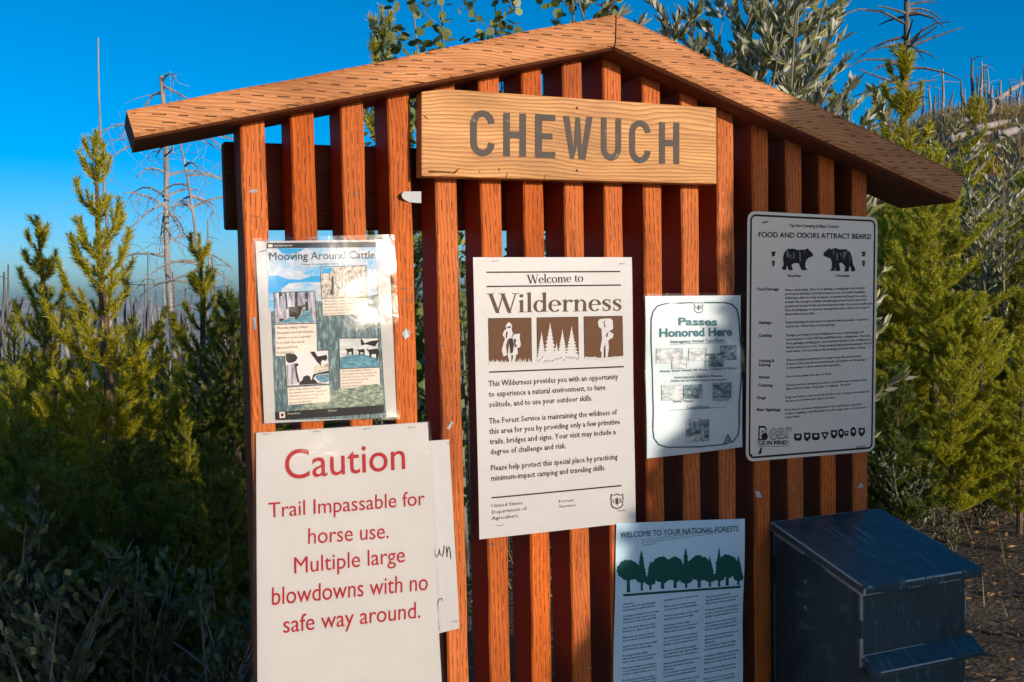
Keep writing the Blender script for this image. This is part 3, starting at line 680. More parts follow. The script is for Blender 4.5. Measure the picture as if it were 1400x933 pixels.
fir(528, 590, 780, 76); fir(600, 515, 800, 120); fir(705, 570, 780, 88); fir(783, 545, 785, 116); fir(655, 680, 770, 44)
wht(((488, 845), (494, 790), (530, 760), (600, 785), (660, 755), (720, 770), (800, 755), (840, 775), (846, 842)), 4)
for i in range(15): x = 500+i*23; y = 790+random.random()*38; brn([(x, y+14), (x+14, y), (x+20, y+3), (x+4, y+18)], 5)
wht(((1005, 500), (1018, 478), (1060, 472), (1110, 470), (1130, 486), (1135, 545), (1132, 560), (1100, 580), (1138, 600), (1134, 632), (1110, 645), (1095, 660), (1100, 720), (1090, 800), (1098, 825), (1068, 830), (1066, 700), (1058, 720), (1055, 828), (1034, 828), (1040, 760), (1026, 740), (1036, 680), (1042, 640), (1036, 560), (1012, 540)))
brn(((1070, 480), (1060, 510), (1072, 545), (1062, 545), (1052, 505)), 5); brn(((1080, 600), (1096, 585), (1085, 630), (1074, 622)), 5); brn(((1062, 700), (1070, 690), (1072, 800), (1062, 800)), 5)
wht(((893, 812), (896, 795), (950, 800), (985, 795), (1030, 818), (1110, 822), (1150, 790), (1180, 798), (1224, 788), (1224, 806)), 5)
def wpara(lines, y0, y1, xr, yr, x0, x0b): Wd.para('body_text', 'dkbrown', lines, (x0, y0), (x0b, y1), (xr, yr), .54, .012, 2, RAD(-.15))
wpara(['This Wilderness provides you with an opportunity', 'to experience a natural environment, to have', 'solitude, and to use your outdoor skills.'], 528.5, 557, 845, 517, 667.5, 668.5)
wpara(['The Forest Service is maintaining the wildness of', 'this area for you by providing only a few primitive', 'trails, bridges and signs. Your visit may include a', 'degree of challenge and risk.'], 579.5, 621.5, 847, 565, 668, 669.5)
wpara(['Please help protect this special place by practicing', 'minimum-impact camping and traveling skills.'], 643.5, 657.5, 844, 628, 670, 670.5)
Wd.para('body_text', 'dkbrown', ['United States', 'Department of', 'Agriculture'], (671, 694), (672, 711), (719, 686), .55, 0, 2, RAD(.2))
Wd.para('body_text', 'dkbrown', ['Forest', 'Service'], (763, 687.5), (763.5, 694.5), (786, 684), .55, 0, 2)
def badge(S, part, mat, cx, cy, r, inner='pw', txt=True):
    S.blk += 1
    out = [(-.9, -.95), (-.45, -.82), (0, -1.0), (.45, -.82), (.9, -.95), (1.0, -.3), (.88, .1), (.95, .5), (.6, .95), (.2, 1.0), (0, 1.15), (-.2, 1.0), (-.6, .95), (-.95, .5), (-.88, .1), (-1.0, -.3)]
    S.poly(part, mat, [(cx+x*r, cy+y*r*1.12) for x, y in out][::-1], 2); S.poly(part, inner, [(cx+x*r*.84, cy+y*r*.95) for x, y in out][::-1], 3)
    if txt:
        S.text(part, mat, 'U', (cx-.68*r, cy+.25*r), (cx-.26*r, cy+.25*r), (cx-.68*r, cy-.35*r), .02, 5); S.text(part, mat, 'S', (cx+.26*r, cy+.22*r), (cx+.68*r, cy+.22*r), (cx+.26*r, cy-.38*r), .02, 5)
    S.poly(part, mat, [(cx, cy-.62*r), (cx+.26*r, cy+.0*r), (cx+.12*r, cy), (cx+.3*r, cy+.42*r), (cx+.06*r, cy+.42*r), (cx+.06*r, cy+.72*r), (cx-.06*r, cy+.72*r), (cx-.06*r, cy+.42*r), (cx-.3*r, cy+.42*r), (cx-.12*r, cy), (cx-.26*r, cy)][::-1], 5)
badge(Wd, 'emblem', 'dkbrown', 843, 685, 9.2)
Wd.text('emblem', 'dkbrown', 'R6-0-86', (845, 699.5), (854, 698.5), (845, 697.5), 0, 2)
Wd.done()
for a, b in (((673, 357.5), (681, 356.5)), ((846, 361), (853, 361)), ((679, 718.5), (688, 717.5))): Wd.staple(a, b)

# --- Passes sheet
wp4 = lambda u, v: .0030*math.sin(3.14*u)*(.35+.65*math.sin(6.5*v+.3)**2)+.0012*math.sin(9*v+4*u)
Ps = Sheet('passes_notice', ((881.5, 405), (1012, 404), (1015, 611.5), (884, 627)), -.0026, 'laminated Passes Honored Here sheet with teal rounded border', 'notice', M['pskylit'], 'sheets pinned to the slats', wp4)
zp = ZM(865, 385, 3.659)
def rrect(cx0, cy0, cx1, cy1, r, n=6):
    o = []
    for (cx, cy, a) in ((cx1-r, cy0+r, -90), (cx1-r, cy1-r, 0), (cx0+r, cy1-r, 90), (cx0+r, cy0+r, 180)): o += [(cx+r*math.cos(RAD(a+90*i/n)), cy+r*math.sin(RAD(a+90*i/n))) for i in range(n+1)]
    return o
bd = [(300, 106), (160, 112), (120, 122), (98, 150), (88, 190), (88, 300), (98, 470), (100, 640), (96, 740), (102, 785), (125, 815), (165, 828), (330, 826), (450, 815), (500, 800), (525, 770), (532, 720), (530, 600), (540, 470), (540, 330), (530, 180), (520, 140), (495, 115), (455, 106), (355, 106)]
pts = []
for (ax, ay), (bx, by) in zip(bd, bd[1:]): pts += [(ax+(bx-ax)*i/4, ay+(by-ay)*i/4) for i in range(4)]
pts.append(bd[-1])
v, f = pen(pts, 6.5); Ps.lay('border', 'dteal', [P(*q, Ps.Y) for q in zp(*[tuple(t) for t in v])], f, 2)
badge(Ps, 'emblem', 'dteal', *zp((327, 130))[0], 6.6, 'pskylit')
Ps.text('heading', 'teal', 'Passes', *zp((222, 218), (420, 220), (222, 182)), .035, 2); Ps.text('heading', 'teal', 'Honored Here', *zp((128, 277), (495, 270), (128, 237)), .035, 2)
Ps.text('body_text', 'dteal', 'Interagency Annual Type Passes', *zp((183, 308), (455, 300), (183, 294)), .01, 2); Ps.line('body_text', 'dteal', *zp((180, 314), (460, 306)), .5)
Ps.text('body_text', 'dteal', 'Annual, Senior Annual, 4th Grade, Volunteer & Military', *zp((132, 455), (515, 438), (132, 443)), .01, 2)
Ps.text('body_text', 'dteal', 'Interagency Lifetime Passes', *zp((207, 486), (440, 476), (207, 474)), .01, 2); Ps.text('body_text', 'dteal', '(Golden Age and Golden Access are also accepted)', *zp((188, 502), (465, 494), (188, 492)), .01, 2)
Ps.text('body_text', 'dteal', 'Senior Passes', *zp((198, 606), (300, 602), (198, 594)), .01, 2); Ps.text('body_text', 'dteal', 'Access Pass', *zp((396, 598), (480, 595), (396, 586)), .01, 2)
Ps.text('body_text', 'dteal', 'Local Passes', *zp((270, 636), (380, 634), (270, 622)), .01, 2); Ps.line('body_text', 'dteal', *zp((180, 644), (466, 628)), .5)
M['passpic'] = picmat('printed_pass_photo', (.015, .06, .09), (.14, .24, .28), (.58, .62, .62), 70., (1, 1, 1.6))
M['passpale'] = picmat('printed_pass_pale', (.22, .28, .32), (.5, .53, .55), (.72, .73, .73), 70., (1, 1, 1.6))
for k_, (q, m_) in enumerate((((115, 338, 240, 405), 'passpale'), ((192, 380, 262, 434), 'passpale'), ((272, 336, 360, 395), 'passpale'), ((355, 362, 445, 425), 'passpic'), ((433, 322, 514, 390), 'passpic'), ((143, 522, 248, 592), 'passpale'), ((253, 518, 342, 583), 'passpic'), ((398, 508, 487, 580), 'passpic'))):
    x0, y0, x1, y1 = q; Ps.quad('picture', 'dteal', zp((x0-2, y0-1), (x1+2, y0-4), (x1+2, y1+1), (x0-2, y1+4)), 1+(k_ % 2)*2, 3, 3); Ps.quad('picture', m_, zp((x0, y0), (x1, y0-3), (x1, y1), (x0, y1+3)), 2+(k_ % 2)*2, 3, 3)
for q, m_, l_ in (((262, 700, 335, 800), 'passpale', 2), ((335, 692, 376, 796), 'passpic', 2), ((278, 686, 332, 790), 'passpale', 3), ((262, 738, 292, 770), 'passpic', 4), ((300, 700, 328, 760), 'passpic', 4)):
    x0, y0, x1, y1 = q; Ps.quad('picture', 'dteal', zp((x0-2, y0-1), (x1+2, y0-4), (x1+2, y1+1), (x0-2, y1+4)), l_-.5, 3, 3); Ps.quad('picture', m_, zp((x0, y0), (x1, y0-3), (x1, y1), (x0, y1+3)), l_, 3, 3)
Ps.poly('emblem', 'dteal', zp((474, 760), (450, 812), (498, 806))[::1], 3); Ps.poly('emblem', 'pskylit', zp((474, 775), (460, 806), (488, 803)), 4); Ps.poly('emblem', 'dteal', zp((474, 782), (466, 802), (483, 800)), 5)
Ps.done()
Ps.sleeve(((878.5, 402), (1016, 400), (1018, 614), (880.5, 631)), lambda X, Z: .0012*math.sin(40*X+16*Z)+.0008*math.sin(50*Z), .0010)

# --- Bear sign: enamelled sheet metal with rounded corners
Br = Sheet('bear_safety_sign', ((1022, 289), (1200, 297), (1196, 617), (1020, 632)), -.0030, 'tall cream metal bear safety sign with rounded corners and dark border', 'sign', M['tin'], None, lambda u, v: 0.0)
def rsheet(inset, r, Y, mb, y1):
    TL, TR, BR_, BL = Br.q; o = []
    cx, cy = (TL+TR+BR_+BL)[0]/4, (TL+TR+BR_+BL)[1]/4
    for c, nx, a in ((BL, BR_, 180), (BR_, TR, 270), (TR, TL, 0), (TL, BL, 90)):
        sx = 1 if c[0] < cx else -1; sz = 1 if c[1] < cy else -1
        px, pz = c[0]+sx*(inset+r), c[1]+sz*(inset+r)
        o += [(px+r*math.cos(RAD(a+90*i/7)), pz+r*math.sin(RAD(a+90*i/7))) for i in range(8)]
    mb.prism(o, Y, y1); return o
mb = MB(); rsheet(0, .017, Br.Y, mb, Br.Y+.0018); mb.build('plate', M['tin'], Br.root, bevel=.0005)
def rring(i0, i1, r0, r1):
    a = rsheet(i0, r0, 0, MB(), .1); b = rsheet(i1, r1, 0, MB(), .1); n = len(a)
    Br.lay('border', 'dkbrown', a+b, [(i, (i+1) % n, n+(i+1) % n, n+i) for i in range(n)], 1)
rring(.0058, .0096, .012, .0085)
zb, zc = ZM(1010, 280, 5.185), ZM(1010, 450, 4.91)
Br.text('heading', 'black', 'Tips For Camping in Bear Country', *zb((357, 158), (710, 165), (357, 136)), .012, 2)
Br.text('heading', 'black', 'FOOD AND ODORS ATTRACT BEARS!', *zb((140, 230), (935, 244), (140, 194)), .016, 2)
bear = ((305, 455), (318, 425), (313, 380), (322, 340), (345, 315), (385, 312), (420, 322), (455, 318), (475, 318), (488, 308), (498, 322), (512, 335), (527, 352), (522, 368), (498, 374), (478, 392), (470, 420), (472, 448), (488, 462), (448, 465), (436, 446), (424, 415), (392, 414), (372, 430), (384, 464), (352, 465), (345, 435), (338, 440), (335, 462), (312, 462))
Br.poly('picture', 'black', zb(*bear), 2)
bear2 = ((598, 350), (612, 330), (630, 318), (638, 306), (650, 318), (668, 312), (690, 308), (712, 318), (760, 316), (790, 340), (802, 375), (808, 420), (824, 455), (822, 472), (798, 474), (792, 440), (782, 440), (778, 474), (748, 475), (756, 440), (730, 412), (708, 418), (716, 440), (718, 470), (688, 470), (684, 440), (680, 468), (642, 470), (660, 452), (660, 410), (650, 380), (620, 372), (602, 362))
Br.poly('picture', 'black', zb(*bear2)[::-1], 2)
M['bearlight'] = ink('printed_fur_light', (.20, .17, .14))
for q in (((335, 330), (350, 325), (356, 370), (340, 380)), ((385, 340), (395, 335), (392, 385), (382, 380)), ((425, 330), (436, 335), (440, 400), (430, 405)), ((458, 325), (470, 330), (468, 345)), ((360, 350), (372, 360), (366, 395))): Br.poly('picture', 'bearlight', zb(*q)[::-1], 3)
for q in (((735, 335), (770, 330), (752, 375), (738, 390)), ((690, 340), (702, 345), (700, 400), (690, 390)), ((665, 325), (676, 325), (670, 370)), ((715, 330), (726, 350), (718, 380)), ((780, 350), (790, 380), (786, 420))): Br.poly('picture', 'bearlight', zb(*q), 3)
for cx in (245, 884):
    Br.poly('picture', 'black', zb(*ring_pts(cx, 354, 12, 14)), 2); Br.poly('picture', 'black', zb((cx-14, 334), (cx+16, 334), (cx+14, 345), (cx-14, 344)), 2); Br.poly('picture', 'bearlight', zb(*ring_pts(cx, 352, 6, 5)), 3)
    Br.poly('picture', 'black', zb((cx-11, 402), (cx, 396), (cx+11, 402), (cx+7, 430), (cx, 442), (cx-6, 430)), 2); Br.poly('picture', 'bearlight', zb((cx-5, 410), (cx+5, 410), (cx, 424)), 3)
Br.text('body_text', 'black', 'Black Bear', *zb((347, 512), (443, 514), (347, 494)), .012, 2, .2); Br.text('body_text', 'black', 'Grizzly Bear', *zb((686, 511), (786, 513), (686, 494)), .012, 2, .2)
Br.line('picture', 'black', *zb((165, 130), (208, 120)), 1.5, 2)
def bblock(z, head, lines, hy, hx, hxr, x0, xr, y0, y1, yr):
    Br.text('body_text', 'black', head[0], *z((hx, hy), (hxr, hy), (hx, hy-19)), .02, 2)
    if len(head) > 1: Br.text('body_text', 'black', head[1], *z((hx, hy+28), (hxr-25, hy+26), (hx, hy+10)), .02, 2)
    Br.para('body_text', 'black', lines, z((x0, y0))[0], z((x0, y1))[0], z((xr, yr))[0], .58, .012, 2, RAD(.0))
bblock(zb, ['Food Storage'], ['Keep a clean camp. Store food, garbage, cooking gear, and scented', 'property at all times. Lock these items in your car trunk if available.', 'Otherwise, place in a bag, backpack, or pannier and hang from a tree', 'branch. The storage container should hang at least 10 feet above the', 'ground and at least 4 feet out from the tree trunk. Do not use stuff sacks', 'from sleeping bags or tents for storing these items. Never store any of', 'these items in your tent.'], 608, 132, 282, 328, 945, 612, 785, 615)
bblock(zb, ['Garbage'], ['Deposit garbage in bear proof containers where provided. Otherwise', 'pack it out.  Never bury or burn garbage.'], 845, 140, 232, 332, 918, 843, 872, 840)
bblock(zc, ['Cooking'], ['Design your camp to keep sleeping area, tent, sleeping bags, and', 'personal gear at least 100 feet uphill from the cooking area.  Store all', 'food, garbage, cooking gear, and scented property in the cooking area.', 'Never cook in your tent.  Keep sleeping bags and personal gear free of', 'food odors.  Do not sleep in the clothing you wear while cooking.'], 52, 133, 220, 318, 892, 50, 158, 44)
bblock(zc, ['Hunting &', 'Fishing'], ['Where hunting is permitted, store game meat the same as food.', 'Dispose of fish entrails by puncturing the air bladder and dropping it', 'in deep water to allow natural decomposition.'], 222, 135, 238, 318, 855, 216, 268, 206)
bblock(zc, ['Horses'], ['Store horse pellets the same as food.'], 332, 135, 205, 316, 620, 326, 326, 318)
bblock(zc, ['Camping'], ['Choose another camping area if you see fresh bear activity in bear', 'signs such as tracks, droppings, or diggings.  Be alert!'], 386, 130, 225, 314, 860, 384, 408, 372)
bblock(zc, ['Dogs'], ['Dogs can disturb a bear and lead it back to you.  If dogs are permitted in', 'the area, don\'t allow your dog to run free.'], 470, 124, 180, 312, 872, 466, 490, 452)
bblock(zc, ['Bear Sightings'], ['If you have an encounter with any bear or see a grizzly bear, report the', 'location of sighting or specific behaviors at the ranger station or the nearest', 'ranger station.'], 550, 120, 278, 308, 858, 550, 600, 536)
Br.text('emblem', 'black', 'B', *zc((130, 745), (192, 742), (130, 655)), 0.03, 2); Br.text('emblem', 'tin', 'B', *zc((138, 738), (184, 736), (138, 664)), -.0, 4)
Br.text('emblem', 'black', 'ear', *zc((205, 742), (358, 728), (205, 640)), .02, 2); Br.text('emblem', 'tin', 'ear', *zc((209, 740), (354, 726), (209, 643)), -.006, 4)
Br.text('emblem', 'black', 'US IN MIND', *zc((138, 780), (322, 774), (138, 752)), .025, 2)
Br.poly('emblem', 'black', zc(*ring_pts(172, 722, 22, 24)), 5)
v, f = pen([(128, 745), (128, 790), (330, 785), (336, 745)], 3); Br.lay('emblem', 'black', [P(*q, Br.Y) for q in zc(*[tuple(t) for t in v])], f, 2)
Br.poly('emblem', 'black', zc((148, 795), (156, 796), (150, 838), (128, 838)), 2)
for k_, (cx, cy, sh) in enumerate(((396, 726, 0), (458, 722, 1), (516, 722, 0), (577, 716, 2), (638, 705, 1), (686, 700, 3), (722, 700, 4), (768, 690, 3), (824, 690, 1))):
    R_ = 26
    o = {0: [(-.95, -.9), (.95, -.9), (1, .4), (.6, .95), (-.6, .95), (-1, .4)], 1: [(-.8, -1), (.8, -1), (.9, .2), (.2, 1.2), (-.5, 1.0), (-.8, .2)], 2: [(-1.05, -.9), (1.05, -.9), (0, 1.2)], 3: ring_pts(0, 0, .75, 1.25), 4: [(-.5, -.6), (.5, -.7), (.4, .6), (-.5, .7)]}[sh]
    Br.poly('emblem', 'black', zc(*[(cx+x*R_, cy+y*R_) for x, y in o]), 2)
    Br.poly('emblem', 'tin', zc(*[(cx+x*R_*.45, cy-4+y*R_*.35) for x, y in o]), 3)
Br.text('emblem', 'black', 'R6-94-01', *zc((788, 800), (848, 794), (788, 787)), .02, 2)
for cx, cy in ((84, 846), (878, 797)): Br.poly('rivet', 'black', zc(*ring_pts(cx, cy, 6, 7)), 2)
Br.done()

# --- National Forests sheet
wp6 = lambda u, v: .0025*math.sin(3.1*u)*math.sin(6*v)+.003*max(0, u-.6)*math.sin(8*v+1)+.0008*math.sin(12*v)
Fo = Sheet('forests_notice', ((842, 715.5), (1017, 709), (1013, 972), (836, 985)), -.0020, 'pale sheet with a row of green trees above three text columns', 'notice', M['pforest'], 'sheets pinned to the slats', wp6)
zf = ZM(820, 690, 3.841)
Fo.text('heading', 'green', 'WELCOME TO YOUR NATIONAL FORESTS', *zf((104, 174), (722, 138), (104, 145)), .012, 2)
Fo.para('body_text', 'green', ['As a visitor to the National Forests you have many rights but in return we hope', 'you will respect the needs of others and help protect the resources. Below are some', 'basic guidelines.'], zf((218, 190))[0], zf((218, 217))[0], zf((636, 168))[0], .5, .01, 2, RAD(.3))
Fo.quad('picture', 'green', zf((118, 468), (735, 424), (735, 436), (118, 480)), 2, 8, 1)
def crown(cx, cy, rx, ry, seed):
    r_ = random.Random(seed); n = 34
    Fo.poly('picture', 'green', zf(*[(cx+rx*(1+.10*r_.uniform(-1, 1))*math.cos(2*math.pi*i/n), cy+ry*(1+.10*r_.uniform(-1, 1))*math.sin(2*math.pi*i/n)) for i in range(n)]), 2+(seed % 4)*.3)
def spire(cx, top, bot, wd, seed):
    r_ = random.Random(seed); L = []; Rr = []
    for i in range(1, 9):
        y = top+(bot-top)*i/8; ww = wd*.5*(i/8)**.8*r_.uniform(.8, 1.1); L.append((cx-ww, y)); Rr.append((cx+ww, y)); L.append((cx-ww*.75, y+2)); Rr.append((cx+ww*.75, y+2))
    Fo.poly('picture', 'green', zf(*([(cx, top-8)]+Rr+L[::-1])), 3+(seed % 3)*.3)
def trunk2(cx, y0, y1, wd): Fo.poly('picture', 'green', zf((cx-wd/2, y0), (cx+wd/2, y0), (cx+wd*.8, y1), (cx-wd*.8, y1)), 2.2)
for i_, (cx, cy, rx, ry, yb) in enumerate(((146, 342, 52, 50, 458), (326, 342, 56, 64, 440), (392, 340, 44, 60, 436), (518, 335, 58, 62, 434), (664, 320, 50, 58, 424))): crown(cx, cy, rx*1.12, ry*1.05, i_); crown(cx+18, cy+22, rx*.7, ry*.6, i_+20); crown(cx-14, cy+8, rx*.86, ry*.7, i_+40); trunk2(cx, cy, yb, 11)
for i_, (cx, t_, b_, wd, yb) in enumerate(((217, 245, 400, 54, 450), (262, 302, 412, 44, 446), (450, 232, 404, 52, 436), (574, 276, 395, 52, 430), (622, 230, 390, 46, 428), (722, 272, 390, 42, 420))): spire(cx, t_, b_, wd*1.25, i_); crown(cx, b_-12, wd*.62, 22, i_+60); trunk2(cx, b_-20, yb, 8)
cols = (['Welcome', 'to your forest roads and trails', 'and please be careful with fire', '', 'Camping is allowed in most areas', 'unless posted as closed to use', 'Keep your camp clean and tidy', '', 'Pack out all the litter you find', 'and leave no trace of your visit', '', 'Please use the trail as posted', 'do not cut across switchbacks', '', 'Vehicles must stay on the roads', 'and follow the posted signs', '', 'Property and the Public', 'Natural features are protected', 'Please leave rocks and plants', '', 'Pets must always be restrained', 'or on a leash in developed sites', 'Saddle or pack animals are not', '', 'Business in the forest requires', 'a permit from the district office', 'Ask the ranger for information', '', 'Fireworks and explosives are not', 'allowed and noise is limited'])
def col3(z0, zl, zr, off): Fo.para('body_text', 'green', (cols[off:]+cols[:off])[:30], zf(z0)[0], zf(zl)[0], zf(zr)[0], .62, .012, 2, RAD(-.25))
col3((118, 526), (112, 990), (306, 516), 0); col3((334, 506), (322, 985), (526, 498), 9); col3((552, 490), (534, 985), (736, 480), 17)
Fo.done()

# --- scraps and loose staples left on the slats
def scrap(pts, label, curl=.004, grp=None):
    c = np.array([P(*q, -.001) for q in pts]); o = empty('paper_scrap', (c[:, 0].mean(), -.001, c[:, 1].mean()), label, 'paper scrap', grp)
    n = len(c); mb = MB(); fr = [(c[i, 0], -.0012-curl*((i % 3)/2), c[i, 1]) for i in range(n)]
    mb.add(fr+[(x, y+.0004, z) for x, y, z in fr], [tuple(range(n)), tuple(range(2*n-1, n-1, -1))]+[(i, n+i, n+(i+1) % n, (i+1) % n) for i in range(n)])
    mb.build('torn_paper', M['paper'], o)
zs = ZM(500, 110, 4.907)
mb = MB(); tabp = zs((232, 770), (250, 748), (300, 745), (372, 746), (372, 824), (300, 818), (260, 805), (240, 792))
tb = empty('paper_scrap', (P(560, 270)[0], -.001, P(560, 270)[1]), 'curled white paper tab torn off just left under the name board', 'paper scrap')
tp = [(P(*q, -.004)[0], -.0015-.010*max(0, (300-a)/70)**1.3 if a < 300 else -.0015-.003*(a-300)/72, P(*q, -.004)[1]) for q, a in zip(tabp, (232, 250, 300, 372, 372, 300, 260, 240))]
mb.add(tp+[(x, y+.0005, z) for x, y, z in tp], [(0, 1, 2, 5, 6, 7), (2, 3, 4, 5), (13, 14, 15, 8, 9, 10)[::1], (10, 13, 12, 11)]); mb.build('torn_paper', M['paper'], tb)
scrap([(339, 263), (343, 260), (352, 259.5), (351, 264)], 'small torn white scrap on the leftmost slat above the cattle poster')
scrap([(549, 456), (554, 449), (561, 453), (560, 460), (553, 464)], 'ragged white scrap on the slat right of the cattle poster')
scrap([(345, 434), (349, 434), (350, 451), (346, 451)], 'narrow white scrap on the left edge beside the cattle poster')
scrap([(1033, 671), (1037, 672), (1040, 680), (1034, 680)], 'two tiny white flecks on the slat left under the bear sign')
scrap([(1172, 666), (1176, 660), (1179, 665), (1177, 669)], 'white fleck on the rightmost slat above the blue box')
scrap([(611, 586), (616, 576), (619, 577), (614, 588)], 'thin white sliver on the slat above the handwritten sheet')

# ------------------------------------------------------------------ blue box
def bluepaint(k=1.):
    t = NT('worn_blue_paint'); tc = t.n('TexCoord')
    mp = t.n('Mapping', {'Vector': tc.outputs['Object'], 'Scale': (9, 60, 9)}); mp2 = t.n('Mapping', {'Vector': tc.outputs['Object'], 'Scale': (90, 8, 20)})
    a = t.n('TexNoise', {'Vector': mp.outputs[0], 'Scale': 1., 'Detail': 6.}); b = t.n('TexNoise', {'Vector': mp2.outputs[0], 'Scale': 1.2, 'Detail': 5., 'Roughness': .7})
    c = t.n('TexNoise', {'Vector': tc.outputs['Object'], 'Scale': 9., 'Detail': 5.})
    col = t.mix(a.outputs[0], (.009, .018, .022), (.034, .076, .088))
    col = t.mix(t.math('MULTIPLY', t.math('SUBTRACT', b, .55, clamp=True), 3.2, clamp=True), col, (.16, .24, .30))
    col = t.mix(t.math('MULTIPLY', t.math('SUBTRACT', c, .60, clamp=True), 2.5), col, (.10, .09, .10))
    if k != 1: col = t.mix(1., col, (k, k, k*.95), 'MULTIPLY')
    bv = t.n('Bevel', {'Radius': .0035}); g = t.n('NewGeometry'); dt = t.n('VectorMath', operation='DOT_PRODUCT'); t.set(dt, 0, bv.outputs[0]); t.set(dt, 1, g.outputs['Normal'])
    wear = t.math('MULTIPLY', t.math('LESS_THAN', dt.outputs['Value'], .985), t.math('GREATER_THAN', c, .47))
    col = t.mix(wear, col, (.62, .58, .54))
    bp = t.n('Bump', {'Strength': .4, 'Distance': .001, 'Height': b.outputs[0]})
    t.pbr(Base_Color=col, Roughness=.42, Normal=bp.outputs[0]); return t.mat
M['blue'] = bluepaint()
bx = empty('registration_box', (1.115, -.14, .75), 'blue painted wooden box with sloping lid at the lower right of the slats', 'box')
X0, X1, XL1 = .994, 1.236, 1.258
def bodytop(y): return 1.1275+.2226*(y+.002)-.019
mb = MB(); ys = (-.002, -.250)
vs = [(X0, ys[1], .62), (X1, ys[1], .62), (X1, ys[0], .62), (X0, ys[0], .62), (X0, ys[1], bodytop(ys[1])), (X1, ys[1], bodytop(ys[1])), (X1, ys[0], bodytop(ys[0])), (X0, ys[0], bodytop(ys[0]))]
mb.add(vs, [(0, 3, 2, 1), (4, 5, 6, 7), (0, 1, 5, 4), (1, 2, 6, 5), (2, 3, 7, 6), (3, 0, 4, 7)]); mb.build('body', M['blue'], bx, bevel=.003)
def slab(xa, xb, ya, za, yb, zb, th):
    m = MB(); L = math.hypot(yb-ya, zb-za); ny, nz = -(zb-za)/L*th, (yb-ya)/L*th
    if nz > 0: ny, nz = -ny, -nz
    v = [(xa, ya, za), (xb, ya, za), (xb, yb, zb), (xa, yb, zb)]; v2 = [(x, y+ny, z+nz) for x, y, z in v]
    m.add(v+v2, [(3, 2, 1, 0), (4, 5, 6, 7), (0, 1, 5, 4), (1, 2, 6, 5), (2, 3, 7, 6), (3, 0, 4, 7)]); return m
M['bluelit'] = bluepaint(1.3)  # lid and flap brightened in colour for the skylight falling from above
slab(.987, XL1, -.003, 1.1290, -.268, 1.0700, .0165).build('lid', M['bluelit'], bx, bevel=.0015)
slab(.996, 1.248, -.2505, .9445, -.282, .9215, .012).build('flap', M['bluelit'], bx, bevel=.0012)
for zz in (1.035, .985): MB().tube([(X0-.0008, -.10, zz), (X0+.003, -.10, zz)], .0035, 10).build('screw', M['steel'], bx)

# ------------------------------------------------------------------ terrain
def gh(X, Y):
    """height of the ground"""
    X = np.asarray(X, float); Y = np.asarray(Y, float)
    r = np.hypot(X, Y)
    ang = np.arctan2(X, np.maximum(Y, .01)+1.6)                  # 0 straight ahead of the board, + to the right
    sm = lambda a, b, t: (lambda q: q*q*(3-2*q))(np.clip((t-a)/(b-a), 0, 1))
    fwd = sm(0, 4, Y)
    hill = sm(.50, .80, ang)*sm(7, 48, r)*8.6*(1-.55*sm(60, 200, r))*fwd
    dip = -(1-sm(.10, .45, ang))*fwd*(.09*np.clip(r-7, 0, 60)+.06*np.clip(r-67, 0, 1200))
    bump = .035*np.sin(2.1*X+.7)*np.sin(1.7*Y+.3)+.05*np.sin(.7*X+1)*np.sin(.6*Y)
    return hill+dip+bump*sm(.6, 3., r)
def groundmat():
    t = NT('forest_floor'); tc = t.n('TexCoord')
    a = t.n('TexNoise', {'Vector': tc.outputs['Object'], 'Scale': 1.3, 'Detail': 8., 'Roughness': .7}); b = t.n('TexNoise', {'Vector': tc.outputs['Object'], 'Scale': 55., 'Detail': 5., 'Roughness': .7})
    v = t.n('TexVoronoi', {'Vector': tc.outputs['Object'], 'Scale': 38.})
    col = t.ramp(a.outputs[0], [(.32, (.045, .035, .022)), (.5, (.16, .105, .055)), (.62, (.26, .19, .105)), (.75, (.085, .09, .03))])
    col = t.mix(t.math('MULTIPLY', b, .7), col, (.03, .022, .014))
    bp = t.n('Bump', {'Strength': .9, 'Distance': .03, 'Height': t.math('ADD', b, v)})
    t.pbr(Base_Color=col, Roughness=.95, Normal=bp.outputs[0]); return t.mat
M['ground'] = groundmat()
rr = np.concatenate([[0], np.geomspace(.7, 3200, 84)]); th = np.linspace(0, 2*math.pi, 145)[:-1]
gx = (rr[:, None]*np.cos(th)); gy = (rr[:, None]*np.sin(th)); gz = gh(gx, gy)
V = np.stack([gx, gy, gz], -1).reshape(-1, 3); nT = len(th); F = []
for i in range(len(rr)-1):
    for j in range(nT): F.append((i*nT+j, (i+1)*nT+j, (i+1)*nT+(j+1) % nT, i*nT+(j+1) % nT))
gm = bpy.data.meshes.new('ground'); gm.from_pydata(V.tolist(), [], F); gm.materials.append(M['ground']); gm.polygons.foreach_set('use_smooth', [True]*len(F)); gm.update()
go = bpy.data.objects.new('ground', gm); COL.objects.link(go); tag(go, kind='structure')
t = NT('pale_bounce_gravel'); tc = t.n('TexCoord'); a = t.n('TexVoronoi', {'Vector': tc.outputs['Object'], 'Scale': 60.}); b_ = t.n('TexNoise', {'Vector': tc.outputs['Object'], 'Scale': 2., 'Detail': 6.})
bp = t.n('Bump', {'Strength': .8, 'Distance': .01, 'Height': a.outputs[0]}); t.pbr(Base_Color=t.mix(t.math('ADD', t.math('MULTIPLY', a.outputs['Color'], .5), t.math('MULTIPLY', b_, .5)), (.24, .21, .18), (.50, .46, .41)), Roughness=.95, Normal=bp.outputs[0]); M['gravel'] = t.mat
vs = []; fs = []; NX, NY = 60, 60
for j in range(NY+1):
    for i in range(NX+1):
        x = -9+22*i/NX; y = -16+16.1*j/NY+.25*math.sin(x*1.3)*(j/NY); vs.append((x, y, float(gh(x, y))+.02))
